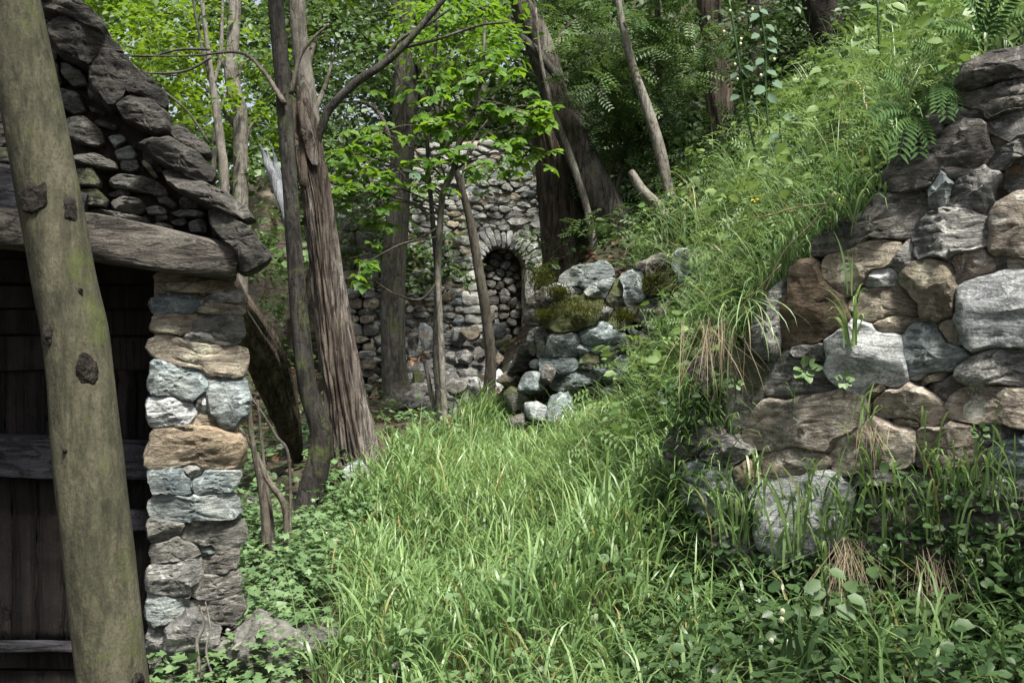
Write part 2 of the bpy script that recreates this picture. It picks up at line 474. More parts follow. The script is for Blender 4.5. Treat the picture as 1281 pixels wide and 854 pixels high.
def stone_arrays(poly, depth, seed, NT=30, NR=7, facets=4, rough=0.05, strata=0.0, back=0.7, square=8.0):
    """a stone whose outline in (a,b) is poly and whose rounded, facetted front stands depth proud.
    returns verts as (a, b, d) about the centroid, the centroid, and faces"""
    rs = np.random.default_rng(seed)
    c, th, r = resample_r(poly, NT)
    r = 1.05 * (0.10 * np.roll(r, 1) + 0.80 * r + 0.10 * np.roll(r, -1))
    R = r.mean()
    ts = 1 - (1 - np.linspace(0, 1, NR + 1)[1:]) ** 1.7
    dirs = np.stack([np.cos(th), np.sin(th)], -1)
    rings = [np.zeros((1, 3))]
    rings[0][0, 2] = depth
    for t in ts:
        h = depth * max(0.0, 1 - t ** square) ** 0.5
        rings.append(np.column_stack([dirs * (r * t)[:, None], np.full(NT, h)]))
    for t, h in ((1.0, -0.35 * back * depth), (0.86, -back * depth)):
        rings.append(np.column_stack([dirs * (r * t)[:, None], np.full(NT, h)]))
    rings.append(np.array([[0, 0, -back * depth]]))
    V = np.concatenate(rings)
    # facets: planes that shave the front
    for k in range(facets):
        ang = rs.uniform(0, 2 * np.pi)
        sl = rs.uniform(0.08, 0.7)
        off = depth * rs.uniform(0.74, 1.02)
        q = off - (V[:, 0] * np.cos(ang) + V[:, 1] * np.sin(ang)) / R * depth * sl
        front = V[:, 2] > 0
        V[:, 2] = np.where(front, np.minimum(V[:, 2], np.maximum(q, 0.02 * depth)), V[:, 2])
    jag = 1 + 0.5 * rough * fbm(np.column_stack([np.cos(np.arctan2(V[:, 1], V[:, 0])) * 3, np.sin(np.arctan2(V[:, 1], V[:, 0])) * 3, np.full(len(V), rs.uniform(0, 50))]), 2, 3)
    V[:, :2] *= jag[:, None]
    o = rs.uniform(0, 100, 3)
    f1 = 1.6 / max(R, 1e-3)
    amp = rough * R
    P = V * f1 + o
    nrm = unit(np.column_stack([V[:, 0] * 0.5, V[:, 1] * 0.5, np.maximum(V[:, 2], -0.5 * depth) + 0.2 * R]))
    d1 = fbm(P, 3, 2)[:, None]
    d2 = (0.35 - np.abs(fbm(P * 2.6, 9, 3)))[:, None]
    V = V + nrm * (d1 * amp * 1.5 + d2 * amp * 1.5)
    if strata > 0:
        ang = rs.normal(0.1, 0.2)
        q = (V[:, 1] * np.cos(ang) + V[:, 0] * np.sin(ang)) / R * rs.uniform(2.2, 3.6) + fbm(P * 0.6, 21, 2) * 0.8
        w = np.abs((q % 1.0) - 0.5) * 2
        step = np.where(w < 0.3, (w / 0.3) - 1, 0)
        front = np.clip(V[:, 2] / (depth * 0.5), 0, 1)
        V[:, 2] += step * strata * R * front
    faces = []
    i0 = 1
    j = np.arange(NT)
    j2 = (j + 1) % NT
    tri = [np.column_stack([np.zeros(NT, int), i0 + j, i0 + j2])]
    nring = NR + 2
    quads = []
    for k in range(nring - 1):
        a, b_ = 1 + k * NT, 1 + (k + 1) * NT
        quads.append(np.column_stack([a + j, b_ + j, b_ + j2, a + j2]))
    last = 1 + (nring - 1) * NT
    tri.append(np.column_stack([np.full(NT, len(V) - 1), last + j2, last + j]))
    return V, c, [np.concatenate(tri), np.concatenate(quads)]

def wall_stone(name, plane, poly, depth, proud, mat, parent, seed, label=None, **kw):
    V, c, faces = stone_arrays(poly, depth, seed, **kw)
    W = V[:, :1] * plane.ex + V[:, 1:2] * plane.ez + V[:, 2:] * plane.n
    me = mesh_np(name, W, faces, mat, True, None, 38)
    return put(name, me, plane.world(c[0], c[1], proud), parent, label)

def catmull(P, n):
    P = np.asarray(P, float)
    Q = np.vstack([2 * P[0] - P[1], P, 2 * P[-1] - P[-2]])
    out = []
    m = len(P) - 1
    per = max(1, int(math.ceil(n / m)))
    for i in range(m):
        a, b, c_, d = Q[i], Q[i + 1], Q[i + 2], Q[i + 3]
        for t in np.linspace(0, 1, per, endpoint=False):
            out.append(0.5 * ((2 * b) + (c_ - a) * t + (2 * a - 5 * b + 4 * c_ - d) * t * t + (3 * b - a - 3 * c_ + d) * t ** 3))
    out.append(P[-1])
    return np.array(out)

def tube_arrays(P, R, NT=12, n=24, bark=0.0, ridge=0.0, ridge_k=6, seed=0, flare=0.0, wobble=0.0):
    """tapered limb through the points P with radii R"""
    PR = catmull(np.column_stack([P, R]), n)
    P, R = PR[:, :3], np.maximum(PR[:, 3], 0.0008)
    T = unit(np.gradient(P, axis=0))
    up = np.array([0.0, 1.0, 0.02])
    A = unit(np.cross(T, up))
    B = np.cross(T, A)
    th = np.linspace(0, 2 * np.pi, NT, endpoint=False)
    s = np.concatenate([[0], np.cumsum(np.linalg.norm(np.diff(P, axis=0), axis=1))])
    k = np.arange(len(P))
    S, TH = np.meshgrid(s, th, indexing='ij')
    q = np.column_stack([np.cos(TH).ravel(), np.sin(TH).ravel(), S.ravel()])
    rad = np.repeat(R, NT)
    if bark:
        rad = rad * (1 + bark * fbm(q * [1.6, 1.6, 1.2 / max(R.max() * 4, .05)], seed, 3))
    if ridge:
        qq = q * [ridge_k, ridge_k, 1.1]
        rr = np.abs(fbm(qq + seed, seed + 5, 3))
        rad = rad * (1 + ridge * (0.45 - 2.2 * np.minimum(rr, 0.45)))
    if flare:
        rad = rad * (1 + flare * np.exp(-S.ravel() / (R.max() * 2.2)) * (1 + 0.5 * fbm(q * [2, 2, .1], seed + 3, 2)))
    if wobble:
        P = P + wobble * np.column_stack([vnoise(np.column_stack([s * 3, s * 0 + seed, s * 0])),
                                          vnoise(np.column_stack([s * 3, s * 0 + seed + 9, s * 0])), s * 0])
    V = np.repeat(P, NT, 0) + rad[:, None] * (np.cos(TH).ravel()[:, None] * np.repeat(A, NT, 0)
                                              + np.sin(TH).ravel()[:, None] * np.repeat(B, NT, 0))
    j = np.arange(NT)
    j2 = (j + 1) % NT
    q = [np.column_stack([i * NT + j, i * NT + j2, (i + 1) * NT + j2, (i + 1) * NT + j]) for i in range(len(P) - 1)]
    nV = len(V)
    V = np.vstack([V, P[:1], P[-1:]])
    caps = np.concatenate([np.column_stack([np.full(NT, nV), j2, j]),
                           np.column_stack([np.full(NT, nV + 1), nV - NT + j, nV - NT + j2])])
    return V, [np.concatenate(q), caps]

def limb(name, P, R, mat, parent, label=None, **kw):
    V, fs = tube_arrays(np.asarray(P, float), np.asarray(R, float), **kw)
    o = np.asarray(P[0], float)
    return put(name, mesh_np(name, V - o, fs, mat), o, parent, label)

def rock_arrays(size, seed, sub=3, planes=9, rough=0.06):
    """a loose angular rock: a ball shaved by planes, then roughened; size = (sx, sy, sz) full extents"""
    rs = np.random.default_rng(seed)
    bm = bmesh.new()
    bmesh.ops.create_icosphere(bm, subdivisions=sub, radius=1.0)
    V = np.array([v.co[:] for v in bm.verts])
    Fc = np.array([[v.index for v in f.verts] for f in bm.faces])
    bm.free()
    for k in range(planes):
        n = unit(rs.normal(size=3))
        d = rs.uniform(0.5, 0.82)
        e = V @ n - d
        V = V - np.maximum(e, 0)[:, None] * n
    o = rs.uniform(0, 100, 3)
    V = V * (1 + rough * 1.6 * fbm(V * 1.8 + o, 4, 2)[:, None] + rough * fbm(V * 5 + o, 8, 2)[:, None])
    V = V / (V.max(0) - V.min(0)) * np.asarray(size)
    return V, Fc

# ------------------------------------------------------------------ leaves and blades
TM = {}
TM['far'] = (np.array([(0, 0, 0), (.32, .45, .06), (0, 1, -.06), (-.32, .45, .06)], float), np.array([(0, 1, 2), (0, 2, 3)]))
TM['mid'] = (np.array([(0, 0, 0), (.27, .28, .07), (.24, .66, .05), (0, 1, -.10), (-.24, .66, .05), (-.27, .28, .07), (0, .48, -.02)], float),
             np.array([(0, 1, 6), (1, 2, 6), (2, 3, 6), (3, 4, 6), (4, 5, 6), (5, 0, 6)]))
TM['round'] = (np.array([(0, 0, 0), (.36, .12, .05), (.46, .45, .06), (.28, .8, .03), (0, 1, -.08), (-.28, .8, .03), (-.46, .45, .06), (-.36, .12, .05), (0, .45, -.03)], float),
               np.array([(0, 1, 8), (1, 2, 8), (2, 3, 8), (3, 4, 8), (4, 5, 8), (5, 6, 8), (6, 7, 8), (7, 0, 8)]))
def _lobed():
    pts = []
    for ang, r in ((-150, .30), (-105, .62), (-75, .40), (-52, .85), (-28, .52), (0, 1.0), (28, .52), (52, .85), (75, .40), (105, .62), (150, .30)):
        a = math.radians(ang)
        pts.append((math.sin(a) * r * .62, .30 + math.cos(a) * r * .70, .05 * math.cos(a * 3)))
    V = np.array([(0, .3, -.03)] + pts)
    n = len(pts)
    return V, np.array([(0, 1 + (i + 1) % n, 1 + i) for i in range(n)])
TM['lobed'] = _lobed()
def _pinnate(pairs, lw, ll):
    V, Fc = [], []
    for i in range(pairs):
        y = 0.12 + 0.84 * i / (pairs - 1)
        L = ll * (0.55 + 0.45 * math.sin(math.pi * (0.2 + 0.75 * i / pairs)))
        for s in (-1, 1):
            b = len(V)
            z = -.12 * y * y
            V += [(0, y, z), (s * L * .5, y + .04 + lw, z + .03), (s * L, y + .10, z - .02), (s * L * .5, y + .04 - lw, z + .03)]
            Fc += [(b, b + 1, b + 2), (b, b + 2, b + 3)]
    b = len(V)
    V += [(-.008, 0, 0), (.008, 0, 0), (0, 1, -.12)]
    Fc += [(b, b + 1, b + 2)]
    return np.array(V, float), np.array(Fc)
TM['pinnate'] = _pinnate(5, .07, .34)
TM['fern'] = _pinnate(12, .035, .26)

def leaf_arrays(P, D, Nn, size, tmpl, width=1.0):
    """copies of a leaf template at P with axis D, face normal Nn and length size"""
    T, Fc = TM[tmpl]
    P, D, Nn = np.asarray(P, float), unit(D), np.asarray(Nn, float)
    X = unit(np.cross(D, Nn))
    Z = np.cross(X, D)
    size = np.broadcast_to(size, (len(P),))
    V = (P[:, None, :] + size[:, None, None] * (T[None, :, 0:1] * width * X[:, None, :] + T[None, :, 1:2] * D[:, None, :]
                                               + T[None, :, 2:3] * Z[:, None, :]))
    n = len(T)
    Fa = (np.arange(len(P)) * n)[:, None, None] + Fc[None]
    return V.reshape(-1, 3), Fa.reshape(-1, 3), n

def leaves_into(soup, P, D, Nn, size, tmpl, r, width=1.0):
    V, Fa, n = leaf_arrays(P, D, Nn, size, tmpl, width)
    soup.add(V, Fa, np.repeat(r, n))

def rand_dirs(n, g):
    return unit(g.normal(size=(n, 3)))

def crown_leaves(soup, centres, radii, n_each, size, tmpl, g, flat=0.35, droop=0.25, spray=0.35, base_r=None):
    """leaves gathered in flattish sprays round cluster centres"""
    for c, rad in zip(centres, radii):
        ns = max(3, int(n_each / 14))
        sp = c + unit(g.normal(size=(ns, 3))) * (g.random((ns, 1)) ** 0.4) * rad
        for p in sp:
            k = int(g.integers(9, 20))
            tilt = unit(np.array([g.normal() * .35, g.normal() * .35 - .15, 1.0]))
            ax = unit(np.cross(tilt, rand_dirs(1, g)[0]))
            ay = np.cross(tilt, ax)
            L = spray * g.uniform(.6, 1.3)
            tpos = g.random(k) * L
            side = np.where(g.random(k) < .5, -1, 1)
            pp = p + tpos[:, None] * ax + (side * g.random(k) * L * .35)[:, None] * ay + g.normal(size=(k, 3)) * .03
            pp[:, 2] -= (tpos / L) ** 2 * L * droop
            d = ax * .6 + side[:, None] * ay * g.uniform(.3, 1.2, (k, 1)) + g.normal(size=(k, 3)) * .25
            d[:, 2] -= droop
            nn = tilt + g.normal(size=(k, 3)) * flat
            rr = np.clip((g.random() if base_r is None else base_r) * .6 + g.random(k) * .4, 0, 1)
            leaves_into(soup, pp, d, nn, size * g.uniform(.65, 1.25, k), tmpl, rr)

def blade_arrays(B, h, w, yaw, lean, bend, seg=6, twist=None):
    """arching strip blades; B (n,3) bases, everything else per blade"""
    n = len(B)
    dirv = np.column_stack([np.cos(yaw), np.sin(yaw), np.zeros(n)])
    side = np.column_stack([-np.sin(yaw), np.cos(yaw), np.zeros(n)])
    tw = np.zeros(n) if twist is None else twist
    side = side * np.cos(tw)[:, None] + dirv * np.sin(tw)[:, None]
    s = np.linspace(0, 1, seg + 1)
    prof = np.array([0.55 + 0.9 * x if x < .4 else (1 - ((x - .4) / .6) ** 1.8) * .93 + .03 for x in s])
    pos = B.copy()
    V = np.empty((n, seg + 1, 2, 3))
    for i, x in enumerate(s):
        if i:
            th = lean + bend * ((x - .5 / seg) ** 2.6)
            pos = pos + (h / seg)[:, None] * (np.sin(th)[:, None] * dirv + np.cos(th)[:, None] * np.array([0, 0, 1.0]))
        o = (w * prof[i] * .5)[:, None] * side
        V[:, i, 0] = pos - o
        V[:, i, 1] = pos + o
    V = V.reshape(-1, 3)
    base = (np.arange(n) * (seg + 1) * 2)[:, None]
    q = []
    for i in range(seg):
        a = base + 2 * i
        q.append(np.concatenate([a, a + 1, a + 3, a + 2], 1))
    return V, np.concatenate(q), (seg + 1) * 2
# ------------------------------------------------------------------ ground
TREE_BASES = [(387, 655, 8.2), (432, 572, 9.4), (497, 500, 12.5), (554, 528, 10.6), (610, 512, 11.4),
              (298, 470, 15), (790, 312, 13), (715, 312, 13.6), (748, 322, 12.5), (842, 272, 12), (846, 296, 11.8),
              (905, 215, 14), (1055, 95, 11.5), (950, 150, 15.5)]
HOUSE = Plane((-1.83, 5.10, 0), (-0.83, 5.34))
WALL = Plane((1.02, 5.85, 0), (2.31, 4.95))
RUB = Plane((0.39, 10.9, 0), (1.75, 10.5))
RUIN = Plane((-2.34, 15.8, 0), (0.6, 16.3))

ctrl = []
for u, v, Y in TREE_BASES:
    ctrl.append(at(u, v, Y))
for u, v, Y in [(1281, 82, 5.05), (1200, 150, 5.15), (1120, 222, 5.35), (1040, 292, 5.6), (960, 408, 5.8), (890, 500, 6.0)]:
    ctrl.append(at(u, v, Y))
for u, v, Y in [(865, 620, 6.4), (800, 610, 7.2), (740, 572, 9.0), (695, 530, 10.3),
                (880, 460, 7.2), (850, 470, 7.8), (800, 500, 8.5), (905, 380, 8.2), (860, 400, 9.6), (780, 470, 9.7),
                (1000, 295, 7), (1100, 165, 6.8), (1200, 85, 6.3), (1281, 50, 6.0), (950, 335, 8.0), (885, 362, 9.4), (850, 410, 10.0), (820, 455, 9.9), (780, 505, 9.8), (835, 470, 9.0),
                (850, 330, 10.2), (950, 268, 9.2), (1100, 158, 8.2), (1280, 82, 7.2), (1020, 215, 9.0),
                (705, 352, 11.3), (790, 338, 11.2), (850, 318, 10.9),
                (740, 318, 12.2)]:
    ctrl.append(at(u, v, Y))
for p in [(0, 4, -.1), (0, 0, -.35), (-4, 0, -.3), (4, 0, -.1), (-1.2, 5.0, -.06), (-1.0, 6.5, .12), (-3.5, 5.2, -.45), (-2.4, 5.5, -.4), (-4, 8, .2),
          (0.2, 6.2, .10), (-.4, 8, .24), (0.3, 8.2, .3), (-.2, 10.5, .5), (.1, 12.5, .78), (-1.6, 8.5, .32), (-2.2, 10.5, .5), (-3, 13, .7),
          (-.3, 14.6, .95), (-2, 15.5, 1.0), (-5, 16, .9), (.8, 15.8, 1.4), (0, 18, 2.0), (-3, 19, 2.0),
          (1.2, 20, 4.2), (5, 20, 7.2), (9, 14, 6.4), (-9, 22, 1.6), (-14, 34, 3.2), (0, 30, 8.0), (12, 30, 13.5), (-6, 45, 6),
          (6, 45, 19), (22, 20, 15), (6, 6, 4.2), (9, 5, 5.2), (4.5, 4.2, 3.4), (14, 6, 8), (-14, 8, 0), (-14, 0, -.6), (14, 0, 6),
          (0, -8, -.9), (-10, -8, -1), (10, -8, 1)]:
    ctrl.append(np.array(p, float))
ctrl = np.array(ctrl)
def _phi(d2):
    return 0.5 * d2 * np.log(np.maximum(d2, 1e-9))
_n = len(ctrl)
_d2 = ((ctrl[:, None, :2] - ctrl[None, :, :2]) ** 2).sum(-1)
_K = np.zeros((_n + 3, _n + 3))
_K[:_n, :_n] = _phi(_d2) + np.eye(_n) * 0.02
_K[:_n, _n] = 1; _K[:_n, _n + 1:] = ctrl[:, :2]
_K[_n, :_n] = 1; _K[_n + 1:, :_n] = ctrl[:, :2].T
_w = np.linalg.solve(_K, np.concatenate([ctrl[:, 2], np.zeros(3)]))

def sstep(x, a, b):
    t = np.clip((x - a) / (b - a), 0, 1)
    return t * t * (3 - 2 * t)

def ground_h(xy):
    xy = np.atleast_2d(np.asarray(xy, float))
    out = np.empty(len(xy))
    for i in range(0, len(xy), 20000):
        q = xy[i:i + 20000]
        d2 = ((q[:, None] - ctrl[None, :, :2]) ** 2).sum(-1)
        out[i:i + 20000] = _phi(d2) @ _w[:_n] + _w[_n] + q @ _w[_n + 1:]
    x, y = xy[:, 0], xy[:, 1]
    a = (xy - WALL.o[:2]) @ WALL.ex[:2]
    d = (xy - WALL.o[:2]) @ WALL.n[:2]
    low = 0.02 + 0.05 * (np.minimum(y, 7) - 5) + 0.22 * sstep(x, .3, 2.0) * sstep(y, 2.5, 4.5)
    w = sstep(d, -0.42, -0.24) * sstep(a, -0.35, 0.02)
    out = out * (1 - w) + np.minimum(out, low) * w
    # the foot of the collapsed wall: the ground in front of it stays low
    u = 640.5 + x / np.maximum(y, .5) * F
    d2 = (xy - RUB.o[:2]) @ RUB.n[:2]
    cap = 1.6 - (np.interp(u, [600, 690, 740, 790, 820, 860, 900], [584, 576, 566, 546, 525, 480, 410]) - 427) / F * y
    w2 = sstep(d2, -.34, -.16) * sstep(y, 8.6, 9.6) * (1 - sstep(u, 870, 920)) * sstep(u, 560, 680)
    out = out * (1 - w2) + np.minimum(out, cap) * w2
    lump = .16 * fbm(np.column_stack([xy * .85, x * 0 + 3]), 41, 2) + .07 * fbm(np.column_stack([xy * 2.6, x * 0 + 9]), 43, 2)
    out = out + lump * sstep(x, .9, 1.6) * sstep(-d, .5, .9) * (1 - w) * (1 - w2)
    # beyond the controls the hill levels off
    return np.clip(out, -3, 24)

def gh(x, y):
    return float(ground_h([[x, y]])[0])

def build_ground():
    def axis(lo, f0, f1, hi, df, dc):
        a = [f0 - dc * (1.18 ** k - 1) / .18 for k in range(1, 60)]
        b = [f1 + dc * (1.18 ** k - 1) / .18 for k in range(1, 60)]
        return np.array(sorted([x for x in a if x > lo] + [lo] + list(np.arange(f0, f1, df)) + [x for x in b if x < hi] + [hi]))
    xs = axis(-160, -4, 4.4, 160, .085, .25)
    ys = axis(-60, 3.2, 16.5, 260, .085, .25)
    X, Y = np.meshgrid(xs, ys)
    xy = np.column_stack([X.ravel(), Y.ravel()])
    z = ground_h(xy)
    z = z + 0.045 * fbm(np.column_stack([xy * 2.2, xy[:, 0] * 0]), 5, 3) + 0.02 * fbm(np.column_stack([xy * 9, xy[:, 0] * 0]), 8, 2)
    V = np.column_stack([xy, z])
    nx, ny = len(xs), len(ys)
    i, j = np.meshgrid(np.arange(nx - 1), np.arange(ny - 1))
    k = (j * nx + i).ravel()
    q = np.column_stack([k, k + 1, k + nx + 1, k + nx])
    put('ground', mesh_np('ground', V, q, M['floor']), (0, 0, 0), kind='structure')
build_ground()

# ------------------------------------------------------------------ masonry helpers
def crop_poly(plane, ox, oy, s, text):
    """outline noted as 'x,y x,y ...' in an enlargement of the photograph -> metres in the plane of the wall"""
    P = [tuple(map(float, t.split(','))) for t in text.split()]
    return np.array([plane.loc(ox + x / s, oy + y / s) for x, y in P])

def grow(polys, most=1.5, gap=.006, n=36, inside=None):
    """let each stone swell into the joints until it nearly meets its neighbours"""
    out = []
    for P in polys:
        c, th, r = resample_r(P, n)
        out.append([c, np.stack([np.cos(th), np.sin(th)], -1), r.copy()])
    shape = [c + d * r[:, None] for c, d, r in out]
    for it in range(2):
        for i, (c, d, r) in enumerate(out):
            nb = [j for j in range(len(out)) if j != i and np.linalg.norm(out[j][0] - c) < (out[j][2].max() + r.max()) * 1.35]
            base = r.copy()
            free = np.ones(n, bool)
            lim = np.minimum(base * most, base + .05)
            for s in np.linspace(.15, 1, 6):
                rr = base + (lim - base) * s
                hit = np.zeros(n, bool)
                pts = c + d * (rr + gap)[:, None]
                for j in nb:
                    hit |= in_poly(pts, shape[j])
                if inside is not None:
                    hit |= ~inside(pts) & (s > 0)
                free &= ~hit
                r = np.where(free, rr, r)
            r = np.minimum(r, .34 * np.roll(r, 1) + .34 * np.roll(r, -1) + .32 * r + .012)
            out[i][2] = r
            shape[i] = c + d * r[:, None]
    return shape

def core_slab(name, plane, a0, a1, top, bottom, d0, d1, mat, parent, na=40, nb=26, amp=.04, seed=1):
    """rough solid behind the stones: front at d0, back at d1"""
    aa = np.linspace(a0, a1, na)
    V, q = [], []
    for side, d in ((0, d0), (1, d1)):
        t = np.linspace(0, 1, nb)
        A, T_ = np.meshgrid(aa, t, indexing='ij')
        lo = np.array([bottom(x) for x in aa])[:, None]
        hi = np.array([top(x) for x in aa])[:, None]
        B = lo + (hi - lo) * T_
        W = plane.o + A.reshape(-1, 1) * plane.ex + B.reshape(-1, 1) * plane.ez + d * plane.n
        if side == 0:
            W = W + (amp * fbm(W * 6, seed, 3))[:, None] * plane.n
        V.append(W)
    n = na * nb
    i, j = np.meshgrid(np.arange(na - 1), np.arange(nb - 1), indexing='ij')
    k = (i * nb + j).ravel()
    f = np.column_stack([k, k + nb, k + nb + 1, k + 1])
    q = [f, f[:, ::-1] + n]
    rim = [i * nb for i in range(na)] + [(na - 1) * nb + j for j in range(1, nb)] + [i * nb + nb - 1 for i in range(na - 2, -1, -1)] + [j for j in range(nb - 2, 0, -1)]
    rim = np.array(rim); r2 = np.roll(rim, -1)
    q.append(np.column_stack([rim, rim + n, r2 + n, r2]))
    V = np.concatenate(V)
    o = plane.world(a0, bottom(a0), d0)
    return put(name, mesh_np(name, V - o, np.concatenate(q), mat, False), o, parent)

def interp_fn(P):
    P = np.asarray(sorted(map(tuple, P)))
    return lambda a: float(np.interp(a, P[:, 0], P[:, 1]))

def clip_half(poly, p, n):
    out = []
    m = len(poly)
    for i in range(m):
        a, b = poly[i], poly[(i + 1) % m]
        da, db = np.dot(a - p, n), np.dot(b - p, n)
        if da <= 0: out.append(a)
        if (da < 0 < db) or (db < 0 < da):
            out.append(a + (b - a) * (da / (da - db)))
    return np.array(out) if len(out) > 2 else None

def rubble_cells(a0, a1, b0, b1, w, h, seed, keep=None, gap=0.012, jit=.33):
    """irregular coursed cells that tile a wall face"""
    rs = np.random.default_rng(seed)
    seeds = []
    b = b0
    while b < b1 + h:
        hh = h * rs.uniform(.7, 1.35)
        a = a0 - w * rs.random()
        while a < a1 + w:
            ww = w * rs.uniform(.55, 1.5)
            seeds.append((a + ww / 2 + rs.normal() * w * jit * .4, b + hh / 2 + rs.normal() * h * jit * .5))
            a += ww
        b += hh
    S = np.array(seeds)
    asp = w / h
    Q = S * [1, asp]
    cells = []
    for i in range(len(Q)):
        if not (a0 < S[i, 0] < a1 and b0 < S[i, 1] < b1): continue
        if keep is not None and not keep(S[i]): continue
        d = ((Q - Q[i]) ** 2).sum(1)
        nb = np.argsort(d)[1:16]
        poly = Q[i] + np.array([(-w, -w), (w, -w), (w, w), (-w, w)]) * 1.3
        for k in nb:
            poly = clip_half(poly, (Q[i] + Q[k]) / 2, unit(Q[k] - Q[i]))
            if poly is None: break
        if poly is None: continue
        poly = poly / [1, asp]
        c = poly.mean(0)
        e = poly - c
        L = np.linalg.norm(e, axis=1, keepdims=True)
        poly = c + e * np.maximum(L - gap, .3 * L) / L
        cells.append(poly)
    return cells

